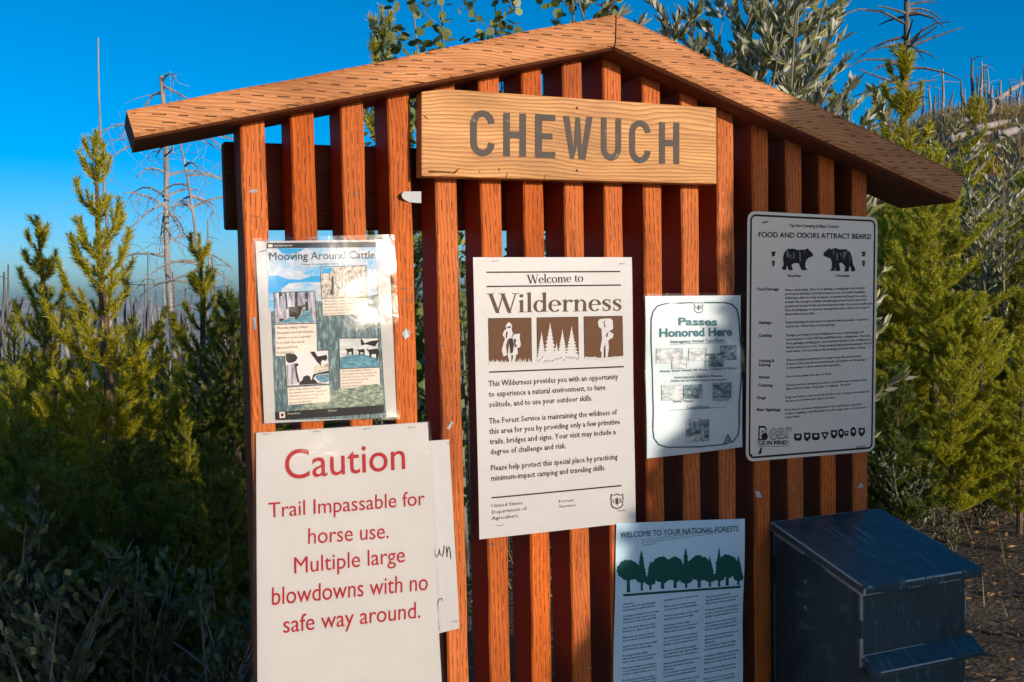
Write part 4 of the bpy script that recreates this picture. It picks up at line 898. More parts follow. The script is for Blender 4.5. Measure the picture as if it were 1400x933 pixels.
for j in range(NY):
    for i in range(NX): fs.append((j*(NX+1)+i, j*(NX+1)+i+1, (j+1)*(NX+1)+i+1, (j+1)*(NX+1)+i))
tag(MB().add(vs, fs).build('gravel_bounce', M['gravel']), kind='structure')  # unseen pale ground, added to bounce light into the shaded side
# far mountains on the left
def rockmat():
    t = NT('far_hazy_slope'); tc = t.n('TexCoord'); mp = t.n('Mapping', {'Vector': tc.outputs['Object'], 'Scale': (.02, .02, .05)})
    a = t.n('TexNoise', {'Vector': mp.outputs[0], 'Scale': 1., 'Detail': 9., 'Roughness': .7})
    t.pbr(Base_Color=t.ramp(a.outputs[0], [(.35, (.10, .13, .16)), (.55, (.20, .22, .25)), (.72, (.33, .33, .34))]), Roughness=1.); return t.mat  # bluish grey base stands in for haze over the far slope
M['rock'] = rockmat()
prof = [(-700, 395), (-400, 418), (-200, 408), (-60, 420), (0, 424), (18, 410), (34, 405), (60, 418), (100, 428), (140, 416), (165, 408), (195, 411), (225, 420), (285, 433), (340, 425), (420, 436), (520, 430), (640, 424), (760, 415), (900, 418)]
def mountain(YY, dy, seed):
    r_ = np.random.RandomState(seed); pts = []
    for (ax, ay), (bx, by) in zip(prof, prof[1:]):
        for i in range(8): pts.append((ax+(bx-ax)*i/8, ay+(by-ay)*i/8+r_.uniform(-1.2, 1.2)+dy))
    vs = []; fs = []; n = len(pts); K = 9
    for k in range(K):
        f = k/(K-1)
        for x, y in pts:
            X, Yy, Z = at(x, y, YY); Zb = -180.
            j = 0 if k in (0,) else r_.uniform(-1, 1)
            vs.append((X+j*6, Yy-f*480+j*22 if k else Yy, Z+(Zb-Z)*f**.8))
    for k in range(K-1):
        for i in range(n-1): fs.append((k*n+i, (k+1)*n+i, (k+1)*n+i+1, k*n+i+1))
    vb = len(vs); vs += [(v[0], v[1]+500, -180.) for v in vs[:n]]
    for i in range(n-1): fs.append((i, i+1, vb+i+1, vb+i))
    o = MB().add(vs, fs).build('mountain', M['rock'], smooth=False); tag(o, kind='structure')
mountain(1500, 0, 3)

# ------------------------------------------------------------------ plants
M['needle'] = leafmat('pine_needles', (.38, .375, .020), .5, .35, .45, hue=(1.2, 1.05, .8))
M['needledark'] = leafmat('shaded_pine_needles', (.13, .185, .025), .55, .25, .5, hue=(1.1, 1.0, .8))  # darker needles for the understory pines, shade put into their colour
M['needlemid'] = leafmat('green_pine_needles', (.38, .43, .036), .7, .42, .45, hue=(1.25, 1.05, .8))
M['willow'] = leafmat('willow_leaves', (.23, .245, .08), .45, .25, .5, back=(.48, .46, .34), hue=(1.1, 1.0, 1.))
M['aspen'] = leafmat('aspen_leaves', (.14, .18, .035), .55, .35, .45, back=(.20, .24, .09), hue=(1.2, 1.05, .8))
M['shrub'] = leafmat('shrub_leaves', (.09, .13, .05), .5, .3, .5, back=(.12, .15, .08))
M['pinebark'] = bark('pine_bark', (.045, .03, .02), (.17, .105, .065))
M['snag'] = bark('weathered_grey_wood', (.13, .11, .10), (.42, .37, .33), (12, 12, 1.2))
M['snagdark'] = bark('charred_grey_wood', (.035, .03, .03), (.20, .175, .155), (9, 9, .8))
M['twigbark'] = bark('green_grey_bark', (.10, .09, .06), (.27, .25, .19))
def bez(p0, p1, p2, n):
    t = np.linspace(0, 1, n)[:, None]; return (1-t)**2*p0+2*t*(1-t)*p1+t**2*p2
def unit(v): return v/(np.linalg.norm(v, axis=-1, keepdims=True)+1e-9)
def needles(R_, line, per_m, nl, nw, start=0.0):
    """triangles of a needle brush along a polyline"""
    seg = np.linalg.norm(np.diff(line, axis=0), axis=1); L = seg.sum(); n = int(L*(1-start)*per_m)
    if n < 1: return np.zeros((0, 3, 3))
    s = R_.uniform(start, 1, n); fi = s*(len(line)-1); i = np.minimum(fi.astype(int), len(line)-2); fr = (fi-i)[:, None]
    p = line[i]*(1-fr)+line[i+1]*fr; t = unit(line[i+1]-line[i])
    r = unit(np.cross(t, R_.normal(size=(n, 3)))); a = np.radians(R_.uniform(22, 58, n))[:, None]
    d = t*np.cos(a)+r*np.sin(a); ln = (nl*R_.uniform(.7, 1.25, n))[:, None]
    sd = unit(np.cross(d, R_.normal(size=(n, 3))))*nw/2
    return np.stack([p-sd, p+sd, p+d*ln], 1)
def pine(h, seed, lmax=1.0, per_m=900, nl=.052, nw=.0058, low=.10, dark=False, up=1.0, gap=.25, mat='needle', sd=.088, slim=1.):
    R_ = np.random.RandomState(seed); tb = MB(); nd = []
    sway = R_.uniform(-.03, .03, 2)
    def axis(z): return np.array((sway[0]*z/h*h*.6+.012*math.sin(3*z+seed), sway[1]*z*.6+.012*math.cos(2.3*z), z))
    r0 = .010+.0125*h
    tb.tube([axis(h*i/14)-(0, 0, .12 if i == 0 else 0) for i in range(15)], [r0*(1-i/14)**.85+.004 for i in range(15)], 8)
    def shoot(p0, p1, p2, rad, start, dens=1.0):
        l = bez(p0, p1, p2, 7); tb.tube([l[0], l[3], l[6]], [rad, rad*.75, rad*.4], 4, cap=False)
        nd.append(needles(R_, l, per_m*dens, nl, nw, start)); return l
    nd.append(needles(R_, np.array([axis(h-.42), axis(h-.2), axis(h)]), per_m*1.3, nl*.8, nw))
    z = h-.22; first = True
    while z > low*h:
        f = (h-z)
        n = R_.randint(4, 7)
        L0 = min(lmax, slim*(.11+.44*f**.88))
        az0 = R_.uniform(0, 6.28)
        for k in range(n):
            az = az0+k*6.283/n+R_.uniform(-.3, .3); L = L0*R_.uniform(.62, 1.15)
            e0 = math.radians(48-30*min(1, f/2.2)+R_.uniform(-9, 9)); e1 = e0+math.radians((38+R_.uniform(-8, 14))*up)
            e1 = min(e1, 1.45)
            hd = np.array((math.cos(az), math.sin(az), 0)); p0 = axis(z+R_.uniform(-.05, .05))
            p1 = p0+(hd*math.cos(e0)+np.array((0, 0, math.sin(e0))))*L*.55; p2 = p1+(hd*math.cos(e1)+np.array((0, 0, math.sin(e1))))*L*.55
            l = shoot(p0, p1, p2, .004+.006*L, .10 if L > .35 else .03)
            m = int(L/sd)
            for q in range(m):
                t = .16+.76*(q+R_.uniform(.2, .8))/max(1, m); i = int(t*6); b = l[i]*(1-(t*6-i))+l[min(6, i+1)]*(t*6-i)
                tn = unit(l[min(6, i+1)]-l[max(0, i-1)]); side = unit(np.cross(tn, (0, 0, 1)))*(1 if q % 2 else -1)
                dd = unit(tn*.75+side*R_.uniform(.5, .95)+np.array((0, 0, R_.uniform(.0, .35)))); SL = max(.07, L*.42*(1.15-t)*R_.uniform(.7, 1.25))
                l2 = shoot(b, b+dd*SL*.5, b+dd*SL*.85+np.array((0, 0, SL*.30*up)), .0028, .05, 1.1)
                if SL > .22:
                    for s_ in (-1, 1):
                        b2 = l2[3]; d2 = unit(unit(l2[4]-l2[2])+s_*.8*unit(np.cross(unit(l2[4]-l2[2]), (0, 0, 1)))); shoot(b2, b2+d2*SL*.22, b2+d2*SL*.4+np.array((0, 0, SL*.16)), .002, 0, 1.1)
        z -= gap*R_.uniform(.75, 1.2)*(.62+.38*min(1, f/1.2))
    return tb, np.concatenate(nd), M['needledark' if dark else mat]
def make_tree(name, spec, label, cat, group, part='crown', tm=None, nv=3):
    tb, V, mt = spec
    r = empty(name, (0, 0, 0), label, cat, group)
    tb.build('trunk', tm or M['pinebark'], r); np_mesh(part, V, mt, r, nv); return r
def dup(r, label=None, group=None):
    c = r.copy(); COL.objects.link(c)
    if label: c['label'] = label
    if group: c['group'] = group
    for ch in list(r.children):
        k = ch.copy(); COL.objects.link(k); k.parent = c
        for g in list(ch.children): d = g.copy(); COL.objects.link(d); d.parent = k
    return c
_used = set()
def place(proto, ph, px, Y, ytop, label, rz=0., group=None, wide=1.0, sink=.05):
    """stand a plant at photo column px in depth Y so that its tip reaches photo row ytop"""
    o = proto if proto.name not in _used else dup(proto); _used.add(proto.name)
    X, _, Zt = at(px, ytop, Y); g = float(gh(X, Y)); s = (Zt-g)/ph
    o.location = (X, Y, g-sink*0); o.rotation_euler = (0, 0, rz); o.scale = (s*wide, s*wide, s); o['label'] = label
    if group: o['group'] = group
    elif 'group' in o: del o['group']
    return o
PN = 'young pines crowding behind the board'
pA = make_tree('young_pine', pine(2.9, 11, .78, 900, up=1.4, gap=.29, sd=.115, slim=.70), '', 'pine tree', None)
pB = make_tree('young_pine', pine(2.3, 5, .66, 900, up=1.5, gap=.34, sd=.12, slim=.72), '', 'pine tree', None)
pC = make_tree('young_pine', pine(3.6, 23, 1.05, 720, low=.05, gap=.29, mat='needlemid', slim=.88), '', 'pine tree', None)
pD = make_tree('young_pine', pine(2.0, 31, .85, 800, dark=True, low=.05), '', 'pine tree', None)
pE = make_tree('young_pine', pine(3.4, 47, 1.25, 880, nl=.060, up=.62, low=.03, gap=.33, mat='needlemid', sd=.078), '', 'pine tree', None)
T = place
T(pA, 2.9, 133, 5.0, 181, 'tallest young pine left of the board, its slim leader against the sky', .4, PN)
T(pB, 2.3, 62, 6.0, 297, 'thin young pine with upswept shoots second from the left edge', 1.0, PN, 1.1)
T(pB, 2.3, 270, 5.4, 322, 'slim dark young pine just left of the board below the leaning snag', 2.6, PN, 1.05)
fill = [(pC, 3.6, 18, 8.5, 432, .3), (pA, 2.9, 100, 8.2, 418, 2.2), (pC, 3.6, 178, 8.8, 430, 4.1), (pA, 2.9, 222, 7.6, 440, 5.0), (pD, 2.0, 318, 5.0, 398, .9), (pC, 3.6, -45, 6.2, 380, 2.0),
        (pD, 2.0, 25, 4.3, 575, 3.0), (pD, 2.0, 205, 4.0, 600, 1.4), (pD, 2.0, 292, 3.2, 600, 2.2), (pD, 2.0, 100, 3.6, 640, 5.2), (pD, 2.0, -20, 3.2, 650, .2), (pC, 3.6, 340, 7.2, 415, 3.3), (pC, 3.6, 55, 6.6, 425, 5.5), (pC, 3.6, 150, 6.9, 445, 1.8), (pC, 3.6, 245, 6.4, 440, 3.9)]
fl = ['bushy yellow green pine at the far left edge, behind the others', 'bushy pine standing behind the tallest young pine', 'broad pine with yellow shoots right of the tallest pine', 'yellow green pine below the tall grey snag', 'dark pine pressed against the left edge of the board',
      'pine cut by the left edge of the picture', 'low shaded pine in front of the left group', 'low shaded pine between the tallest pine and the board', 'small dark pine beside the lower left slats', 'low pine in deep shade under the tallest pine', 'low shaded pine cut by the left edge', 'pine half hidden behind the left end of the board', 'dense yellow green pine left of the tallest young pine', 'dense pine directly behind the tallest young pine', 'dense pine between the grey snag and the slim dark pine']
for (p, h, px, Y, yt, rz), l in zip(fill, fl): T(p, h, px, Y, yt, l, rz, PN)
T(pA, 2.9, 512, 6.2, 10, 'pine whose single tip stands above the left roof beam', 1.9, PN, .9)
T(pB, 2.3, 982, 4.6, 122, 'small pine tip showing between the willow leaves over the right beam', 3.9, PN)
PR = 'pines right of the board'
T(pB, 2.3, 1245, 7.0, 60, 'young pine with candle shoots in front of the tall charred snag', .2, PR, 1.15)
T(pB, 2.3, 1210, 8.6, 128, 'smaller pine tip just left of the charred snag', 1.4, PR)
T(pA, 2.9, 1330, 9.0, 128, 'pine on the hillside with its tip below the burnt snags', 2.4, PR)
T(pE, 3.4, 1278, 4.0, 205, 'broad sunlit pine with layered boughs right behind the box', 1.2, PR)
T(pE, 3.4, 1392, 5.2, 235, 'broad pine at the right edge of the picture', 3.2, PR)
T(pE, 3.4, 1205, 5.6, 250, 'pine half hidden behind the right end of the board', 4.6, PR)
T(pE, 3.4, 1236, 4.5, 285, 'pine with drooping boughs between the board and the broad sunlit pine', 2.2, PR)
T(pE, 3.4, 1325, 4.9, 222, 'pine standing behind the broad sunlit pine', .4, PR)
T(pE, 3.4, 1345, 3.4, 400, 'low bushy pine in front of the broad sunlit pine', 5.6, PR)
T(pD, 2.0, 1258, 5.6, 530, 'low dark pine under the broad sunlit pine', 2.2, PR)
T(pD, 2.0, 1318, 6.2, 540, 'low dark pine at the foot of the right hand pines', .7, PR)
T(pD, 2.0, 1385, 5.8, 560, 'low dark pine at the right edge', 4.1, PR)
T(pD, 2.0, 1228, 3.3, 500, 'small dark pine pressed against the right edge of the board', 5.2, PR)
T(pE, 3.4, 1300, 3.2, 455, 'bushy low pine straight behind the lid of the blue box', 3.0, PR)
T(pE, 3.4, 1395, 3.0, 470, 'bushy low pine at the right edge beside the box', 4.4, PR)
T(pE, 3.4, 1262, 5.0, 330, 'pine filling the gap behind the bear sign', 2.9, PR)
T(pE, 3.4, 1420, 4.2, 300, 'green pine partly cut by the right edge', .8, PR)
T(pC, 3.6, 1440, 4.0, 300, 'pine cut by the right edge of the picture', 1.0, PR)
for px, Y, yt, rz, l in ((420, 7.0, 330, .3, 'pine seen through the slats below the left rail'), (560, 6.0, 380, 1.7, 'pine seen through the slats behind the paper tab'), (720, 6.6, 330, 3.0, 'pine showing only as dark slivers between the slats beside the Wilderness poster'), (880, 7.0, 300, 4.0, 'pine showing only as slivers between the slats above the Passes sheet'), (1040, 6.4, 330, 5.0, 'pine showing only as slivers around the slats behind the bear sign')):
    T(pC, 3.6, px, Y, yt, l, rz, PN)

# --- broadleaf saplings
def leaves(R_, base, d, ln, wd, kind):
    """leaf blades from base points along directions d"""
    n = len(base); sd = unit(np.cross(d, R_.normal(size=(n, 3)))); L = (ln*R_.uniform(.7, 1.2, n))[:, None]; W_ = (wd*R_.uniform(.8, 1.2, n))[:, None]
    nn = np.cross(d, sd)
    if kind == 'long':
        return np.stack([base, base+d*L*.35-sd*W_*.5, base+d*L*.7-sd*W_*.38+nn*L*.03, base+d*L+nn*L*.08, base+d*L*.7+sd*W_*.38+nn*L*.03, base+d*L*.35+sd*W_*.5], 1)
    c = base+d*L*.5; o = []
    for a in (0, 50, 100, 150, 210, 260, 310): 
        q = math.radians(a); o.append(c+d*(L*.5*math.cos(q)*(1.12 if a == 0 else 1))+sd*(W_*.5*math.sin(q)))
    return np.stack(o, 1)
def sapling(h, seed, stems, spread, kind, ln, wd, per_m, mat, low=.15, twig=.38, droop=False):
    R_ = np.random.RandomState(seed); tb = MB(); lv = []
    for s_ in range(stems):
        az = R_.uniform(0, 6.28); H = h*R_.uniform(.72, 1.0) if s_ else h; sp = spread*R_.uniform(.3, 1.0)*(1 if stems > 1 else .2)
        b = np.array((R_.uniform(-.08, .08), R_.uniform(-.08, .08), -.05)) if stems > 1 else np.array((0, 0, -.05)); e = np.array((math.cos(az)*sp, math.sin(az)*sp, H))
        l = bez(b, b+(e-b)*np.array((.25, .25, .55)), e, 12); tb.tube(l, np.linspace(.004+.006*H, .002, 12), 6)
        t_ = low
        while t_ < 1:
            i = min(10, int(t_*11)); p = l[i]+(l[i+1]-l[i])*(t_*11-i); a2 = R_.uniform(0, 6.28); TL = twig*h/3*R_.uniform(.5, 1.2)*(1.15-t_*.8)+.06
            d = unit(np.array((math.cos(a2), math.sin(a2), R_.uniform(.35, 1.1)))); e2 = p+d*TL+np.array((0, 0, TL*.15)); l2 = bez(p, p+d*TL*.5, e2, 5); tb.tube([l2[0], l2[2], l2[4]], [.003, .002, .001], 4, cap=False)
            n = max(3, int(TL*per_m)); q = R_.uniform(.12, 1, n)*4; j = np.minimum(q.astype(int), 3); bp = l2[j]+(l2[j+1]-l2[j])*(q-j)[:, None]
            rd = R_.normal(size=(n, 3)); 
            if droop: dv = unit(rd*np.array((1, 1, .5))+np.array((0, 0, -.35))); bp = bp+unit(rd)*R_.uniform(.01, .05, n)[:, None]
            else: dv = unit(d*.9+unit(rd)*.62+np.array((0, 0, .42)))
            lv.append(leaves(R_, bp, dv, ln, wd, kind)); t_ += R_.uniform(.6, 1.3)*.055*2.2/h
    return tb, np.concatenate(lv), mat
AG, WG = 'aspen saplings behind the board', 'willow bushes behind the board'
aA = make_tree('aspen_sapling', sapling(2.8, 3, 1, .5, 'round', .044, .040, 105, M['aspen'], .12, .42, True), '', 'aspen', None, 'leaves', M['twigbark'], 7)
aB = make_tree('aspen_sapling', sapling(2.4, 8, 1, .5, 'round', .042, .038, 95, M['aspen'], .10, .46, True), '', 'aspen', None, 'leaves', M['twigbark'], 7)
for p, h, px, Y, yt, l, rz in ((aA, 2.8, 618, 2.6, -45, 'aspen rising above the left roof beam near the ridge', .2), (aB, 2.4, 762, 2.9, -30, 'aspen sprig above the beam left of the ridge', 1.2), (aB, 2.4, 812, 2.7, -25, 'aspen with round leaves right over the ridge', 3.0),
                               (aB, 2.4, 596, 2.9, -20, 'aspen left of the one rising above the left beam', 4.0), (aA, 2.8, 660, 2.8, -10, 'aspen right of the one rising above the left beam', 1.7), (aA, 2.8, 838, 3.0, -20, 'aspen just right of the ridge', .6), (aA, 2.8, 506, 3.0, 128, 'aspen seen through the slats left of the name board', 2.2), (aB, 2.4, 640, 2.2, 300, 'aspen seen through the gap beside the wilderness poster', 4.4), (aA, 2.8, 700, 3.4, 30, 'aspen tip barely showing above the beam over the middle of the name board', 5.1)):
    T(p, h, px, Y, yt, l, rz, AG)
wA = make_tree('willow_bush', sapling(3.0, 14, 9, .75, 'long', .066, .017, 190, M['willow'], .18, .5), '', 'willow', None, 'leaves', M['twigbark'], 6)
wB = make_tree('willow_bush', sapling(2.4, 19, 8, .7, 'long', .060, .016, 190, M['willow'], .12, .5), '', 'willow', None, 'leaves', M['twigbark'], 6)
for p, h, px, Y, yt, l, rz in ((wA, 3.0, 905, 3.0, -20, 'willow right of the ridge above the beam', .2), (wA, 3.0, 985, 3.3, -60, 'tall willow in the middle of the silvery group over the right beam', 2.0), (wB, 2.4, 1062, 3.1, -10, 'rightmost willow over the right roof beam', 3.6), (wB, 2.4, 850, 3.6, 20, 'willow just behind the ridge of the roof', 5.0),
                               (wB, 2.4, 1382, 4.4, 165, 'silvery willow bush at the right edge under the hillside', 1.0), (wB, 2.4, 1345, 7.6, 185, 'willow bush left of the silvery one on the right', 4.0), (wB, 2.4, 318, 5.2, 462, 'pale willow leaves against the left slats', 2.8), (wB, 2.4, 925, 3.5, -30, 'leafy willow between the ridge and the tall willow', 5.5), (wA, 3.0, 1030, 3.7, -40, 'willow at the back of the silvery group over the right beam', 1.1)):
    T(p, h, px, Y, yt, l, rz, WG)
sA = make_tree('leafy_shrub', sapling(1.0, 27, 9, .5, 'round', .05, .03, 80, M['shrub'], .1, .7), '', 'shrub', None, 'leaves', M['twigbark'], 7)
for px, Y, yt, l, rz in ((15, 2.6, 660, 'pale leafy shrub at the lower left edge', 0.), (90, 2.4, 760, 'shaded shrub on the dark ground at lower left', 1.), (190, 2.3, 740, 'shaded shrub under the pines left of the Caution notice', 2.), (300, 2.0, 760, 'shaded shrub touching the lower left slats', 3.), (1385, 3.6, 620, 'low shrub at the right edge on the needle litter', 4.), (1300, 2.9, 690, 'small shrub behind the blue box', 5.), (1238, 3.2, 610, 'leafy shrub between the board and the blue box lid', .7), (1345, 3.3, 640, 'shrub on the litter to the right of the box', 2.6), (1410, 2.6, 720, 'shrub cut by the right edge beside the box', 1.9), (1270, 4.6, 590, 'shrub under the broad sunlit pine', 3.3)):
    T(sA, 1.0, px, Y, yt, l, rz, 'low shrubs on the forest floor')
R6 = np.random.RandomState(21)
for k in range(4): T(sA, 1.0, R6.uniform(-20, 335), R6.uniform(1.9, 3.6), R6.uniform(720, 860), 'one of the dim shrubs covering the dark ground at lower left', R6.uniform(0, 6), 'dim shrubs covering the lower left ground')
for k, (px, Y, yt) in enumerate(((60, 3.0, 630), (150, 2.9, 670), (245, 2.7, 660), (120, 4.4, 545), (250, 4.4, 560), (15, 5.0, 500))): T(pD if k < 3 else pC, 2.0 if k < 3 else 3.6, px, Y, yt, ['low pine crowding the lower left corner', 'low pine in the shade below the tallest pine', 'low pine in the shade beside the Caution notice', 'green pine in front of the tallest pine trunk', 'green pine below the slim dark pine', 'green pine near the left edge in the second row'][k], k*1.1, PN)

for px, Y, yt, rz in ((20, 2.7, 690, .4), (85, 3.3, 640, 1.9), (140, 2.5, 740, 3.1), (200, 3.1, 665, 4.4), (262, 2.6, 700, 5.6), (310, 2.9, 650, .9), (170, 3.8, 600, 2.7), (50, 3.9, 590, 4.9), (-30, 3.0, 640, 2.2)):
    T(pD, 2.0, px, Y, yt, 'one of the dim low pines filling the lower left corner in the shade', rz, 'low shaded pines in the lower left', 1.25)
# --- dead snags
def snag(px, Y, ytop, rad, label, lean=0., seed=1, stubs=8, mat='snag', group=None, curly=False, base=None, brk=False):
    R_ = np.random.RandomState(seed); X, _, Zt = at(px, ytop, Y); xb = at(px+lean, ytop, Y)[0]; g = float(gh(xb, Y))
    r = empty('dead_snag', (xb, Y, g), label, 'dead tree', group); m = MB(); N = 9; ph = R_.uniform(0, 6.28)
    ax = [(xb+(X-xb)*i/(N-1)+rad*.5*math.sin(i*1.3+ph), Y+rad*.5*math.cos(i*1.1+ph), g-.1+(Zt-g+.1)*i/(N-1)) for i in range(N)]
    m.tube(ax, [rad*(1-.72*i/(N-1)) for i in range(N)] if not brk else [rad*(1-.35*i/(N-1)) for i in range(N)], 7); m.build('trunk', M[mat], r, smooth=True)
    if stubs:
        b = MB(); H = Zt-g
        for k in range(stubs):
            f = R_.uniform(.35, .97) if not brk else R_.uniform(.5, .99); i = min(N-2, int(f*(N-1))); p = np.array(ax[i])+(np.array(ax[i+1])-np.array(ax[i]))*(f*(N-1)-i); a = R_.uniform(0, 6.28); L = rad*R_.uniform(4, 11)*(2.2 if curly else 1)
            d = np.array((math.cos(a), math.sin(a)*.6, R_.uniform(-.35, .35))); e = p+d*L; mid = p+d*L*.55+np.array((0, 0, L*R_.uniform(-.1, .3)))
            if curly:
                e = e+np.array((0, 0, L*R_.uniform(-.7, .2))); l = bez(p, mid, e, 6); b.tube(l, np.linspace(rad*.42, rad*.12, 6), 5)
                for q in range(6):
                    s0 = l[R_.randint(2, 6)]; b.tube(bez(s0, s0+R_.normal(size=3)*L*.18, s0+R_.normal(size=3)*L*.25-np.array((0, 0, L*.2)), 4), np.linspace(rad*.11, rad*.035, 4), 4)
            else: b.tube(bez(p, mid, e, 4), np.linspace(rad*.2, rad*.06, 4), 4)
        b.build('branches', M[mat], r)
    return r
snag(221, 12, 104, .044, 'tall broken topped snag with curling branches crossing the left roof end', -0, 8, 30, 'snag', None, True, brk=True)
snag(246, 11, 190, .038, 'grey snag leaning right behind the left end of the roof', 55, 6, 20, 'snag', None, True)
snag(133, 15, 52, .040, 'bare straight pole of a snag rising over the tallest young pine', 3, 2, 0, 'snag')
snag(1239, 12, -40, .135, 'tall charred snag with short stubs over the right pines', 0, 9, 40, 'snagdark')
SG = 'thin burnt snags far off on the left'
R0 = np.random.RandomState(5)
for px, yt in ((3, 372), (9, 362), (86, 395), (115, 400), (152, 392), (176, 378), (196, 388), (201, 344), (208, 402), (214, 396), (222, 390), (229, 400), (236, 372), (252, 396), (262, 402), (284, 300), (290, 352), (306, 372), (318, 395), (420, 380)):
    Y = R0.uniform(24, 40); snag(px, Y, yt, R0.uniform(.05, .09), 'one of the thin burnt snags standing far off left of the board', R0.uniform(-4, 4), R0.randint(999), R0.randint(0, 5), 'snagdark' if R0.rand() < .5 else 'snag', SG)
SH = 'burnt snags along the hillside'
for px, yt in ((1145, 140), (1150, 142), (1153, 150), (1158, 168), (1166, 165), (1172, 172), (1181, 158), (1184, 150), (1192, 178), (1262, 120), (1270, 118), (1278, 130), (1284, 122), (1289, 92), (1296, 135), (1303, 128), (1314, 110), (1319, 118), (1329, 82), (1335, 95), (1338, 100), (1342, 82), (1345, 84), (1350, 98), (1356, 118), (1362, 125), (1368, 105), (1377, 120), (1381, 112), (1390, 128), (1396, 106), (1399, 90)):
    Y = R0.uniform(24, 44); snag(px, Y, yt+R0.uniform(-4, 6), R0.uniform(.05, .12), 'one of the burnt snags standing on the hillside above the right roof end', R0.uniform(-5, 5), R0.randint(999), R0.randint(0, 7), 'snagdark' if R0.rand() < .55 else 'snag', SH)
for k_, (ax, ay, bx, by, Y) in enumerate(((1318, 166, 1400, 150, 24), (1335, 176, 1400, 166, 21), (1345, 158, 1368, 140, 26), (1300, 190, 1352, 182, 18), (1365, 186, 1410, 176, 17), (1362, 138, 1402, 112, 27))):
    p0, p1 = np.array(at(ax, ay, Y)), np.array(at(bx, by, Y+2)); o = MB().tube([p0, p0*.5+p1*.5+np.array((0, 0, .05)), p1], [.11, .10, .07], 7).build('fallen_log', M['snag'], origin=p0, smooth=True)
    tag(o, 'bleached fallen log lying across the burnt hillside at the right edge', 'log', 'fallen logs on the hillside')

# --- dead branches on the dark ground, lower left
R1 = np.random.RandomState(3); X, _, _ = at(275, 880, 2.2); g = float(gh(X, 2.2)); b = MB()
for k in range(11):
    p = np.array((X+R1.uniform(-.22, .22), 2.2+R1.uniform(-.25, .25), g+R1.uniform(.0, .05))); a = R1.uniform(-.3, 1.3); L = R1.uniform(.18, .5); d = np.array((math.cos(a)*R1.choice((-1, 1)), R1.uniform(-.4, .4), abs(math.sin(a))*.9)); l = bez(p, p+d*L*.5, p+d*L+np.array((0, 0, -L*.2)), 6)
    b.tube(l, np.linspace(.010, .003, 6), 5)
    for q in range(3): s0 = l[R1.randint(1, 5)]; b.tube([s0, s0+R1.normal(size=3)*.09], [.004, .0015], 4)
o = b.build('dead_branches', M['snag'], origin=(X, 2.2, g)); tag(o, 'tangle of dead grey branches on the dark ground left of the Caution notice', 'branches')

# --- needle and leaf litter
R2 = np.random.RandomState(8); n = 26000
lx = R2.uniform(-3.5, 9, n); ly = R2.uniform(.5, 11, n); c = np.stack([lx, ly, gh(lx, ly)+R2.uniform(.004, .03, n)], 1)
a = R2.uniform(0, 6.28, n); d = np.stack([np.cos(a), np.sin(a), R2.uniform(-.25, .25, n)], 1); L = R2.uniform(.015, .07, n)[:, None]; sd = unit(np.cross(d, R2.normal(size=(n, 3))+np.array((0, 0, 1.5))))*R2.uniform(.002, .011, n)[:, None]
M['litter'] = leafmat('dry_litter', (.20, .13, .065), .6, .1, .8)
lo_ = np_mesh('leaf_litter', np.stack([c, c+d*L*.5-sd, c+d*L, c+d*L*.5+sd], 1), M['litter'], None, 4); tag(lo_, 'dry needles and fallen leaves scattered over the forest floor', 'litter', kind='stuff')
M['grass'] = leafmat('dry_grass', (.17, .15, .06), .5, .2, .6)
n = 9000; lx = R2.uniform(-3.5, 12, n); ly = R2.uniform(1.2, 16, n); k = (np.sin(lx*1.9+1)*np.sin(ly*1.3)+R2.uniform(-.6, .6, n)) > .1; lx, ly = lx[k], ly[k]; n = len(lx)
c = np.stack([lx, ly, gh(lx, ly)-.01], 1); d = unit(R2.normal(size=(n, 3))*.45+np.array((0, 0, 1.))); L = R2.uniform(.08, .28, n)[:, None]; sd = unit(np.cross(d, R2.normal(size=(n, 3))))*.0035
gr_ = np_mesh('grass', np.stack([c-sd, c+sd, c+d*L], 1), M['grass'], None, 3); tag(gr_, 'thin dry grass between the trees', 'grass', kind='stuff')

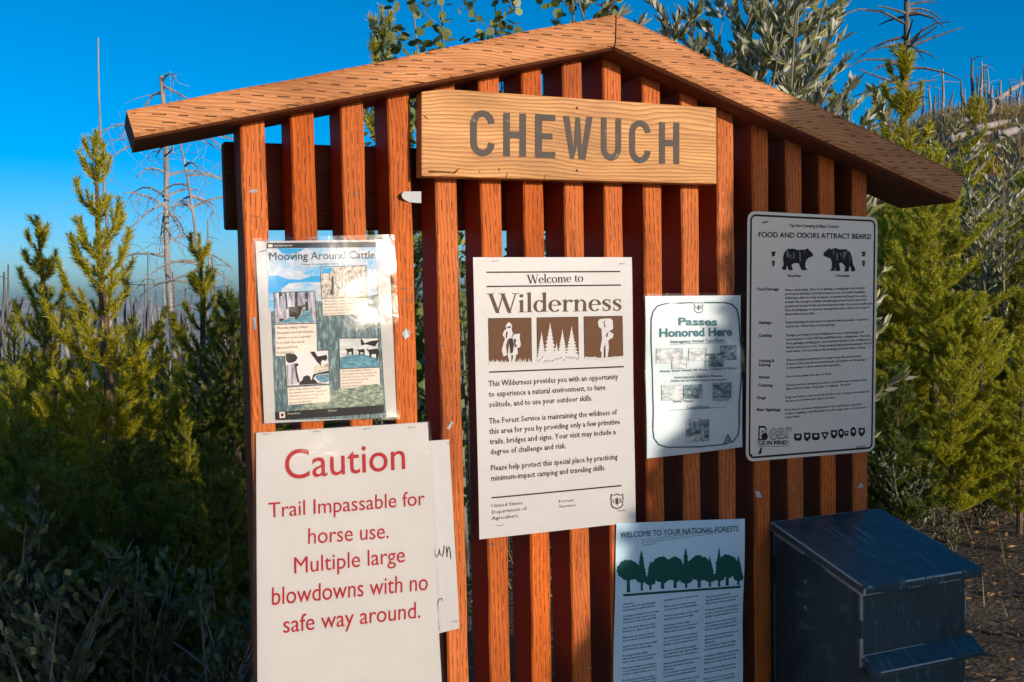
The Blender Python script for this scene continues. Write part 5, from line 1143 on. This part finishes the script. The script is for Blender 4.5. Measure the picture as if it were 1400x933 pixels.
n = 14000; az = R2.uniform(.62, .95, n); rd = R2.uniform(11, 46, n); lx = rd*np.sin(az); ly = rd*np.cos(az)-1.6; c = np.stack([lx, ly, gh(lx, ly)-.02], 1)
d = unit(R2.normal(size=(n, 3))*.4+np.array((0, 0, 1.))); L = R2.uniform(.18, .5, n)[:, None]; sd = unit(np.cross(d, R2.normal(size=(n, 3))))*R2.uniform(.008, .02, n)[:, None]
M['hillgrass'] = leafmat('hillside_grass', (.30, .24, .07), .5, .3, .6)
hg_ = np_mesh('hillside_grass', np.stack([c-sd, c+sd, c+d*L], 1), M['hillgrass'], None, 3); tag(hg_, 'yellow grass and low growth on the burnt hillside', 'grass', kind='stuff')

# ------------------------------------------------------------------ forest on the photographer's side (it shades the right of the board)
def fir_dense(h, prof_, seed, n=42000, size=.085):
    R_ = np.random.RandomState(seed); z = R_.uniform(0, 1, n)**.9; zz, rr_ = zip(*prof_); rmax = np.interp(z*h, zz, rr_)
    a = R_.uniform(0, 6.283, n); r = rmax*np.sqrt(R_.uniform(0, 1, n))*(1+.025*np.sin(a*7+z*40))
    p = np.stack([r*np.cos(a), r*np.sin(a), z*h], 1); d = unit(np.stack([np.cos(a), np.sin(a), R_.uniform(-.2, .5, n)], 1)+R_.normal(size=(n, 3))*.5); sd = unit(np.cross(d, R_.normal(size=(n, 3))))*size*.4; L = size*R_.uniform(.7, 1.3, n)[:, None]
    tb = MB(); tb.tube([(0, 0, -.1), (0, 0, h*.5), (0, 0, h*.95)], [.09, .06, .01], 8)
    return tb, np.stack([p-d*L*.5-sd, p-d*L*.5+sd, p+d*L*.5], 1), M['needledark']
shade = make_tree('fir_tree', fir_dense(2.66, [(0, .75), (.5, .98), (1.0, .96), (1.5, .86), (1.725, .74), (1.845, .67), (1.995, .60), (2.135, .535), (2.435, .475), (2.5, .45), (2.57, .38), (2.66, .10)], 4), 'dense dark fir behind the photographer shading the right of the board', 'fir tree', None)
SHADE_D = 2.7
shade.location = (1.455+SHADE_D*.445, -SHADE_D, 0)
for px_, py_, s_, rz in ((-5.5, -6., 1.6, .3), (-3.6, -9., 1.9, 2.), (-8., -3., 1.7, 4.), (-1.8, -13., 1.8, 5.), (-6.5, 1.0, 1.5, 2.4), (-2.9, 1.2, 1.0, .9), (-3.6, 3.2, 1.2, 3.5), (-2.6, -1.2, .9, 1.8)):  # nearest left pines added out of frame to block side skylight
    o = dup(pC); o.location = (px_, py_, float(gh(px_, py_))); o.rotation_euler = (0, 0, rz); o.scale = (s_,)*3; o['label'] = 'unseen pine beside and behind the photographer, screening off skylight'; o['group'] = 'pines behind the photographer'
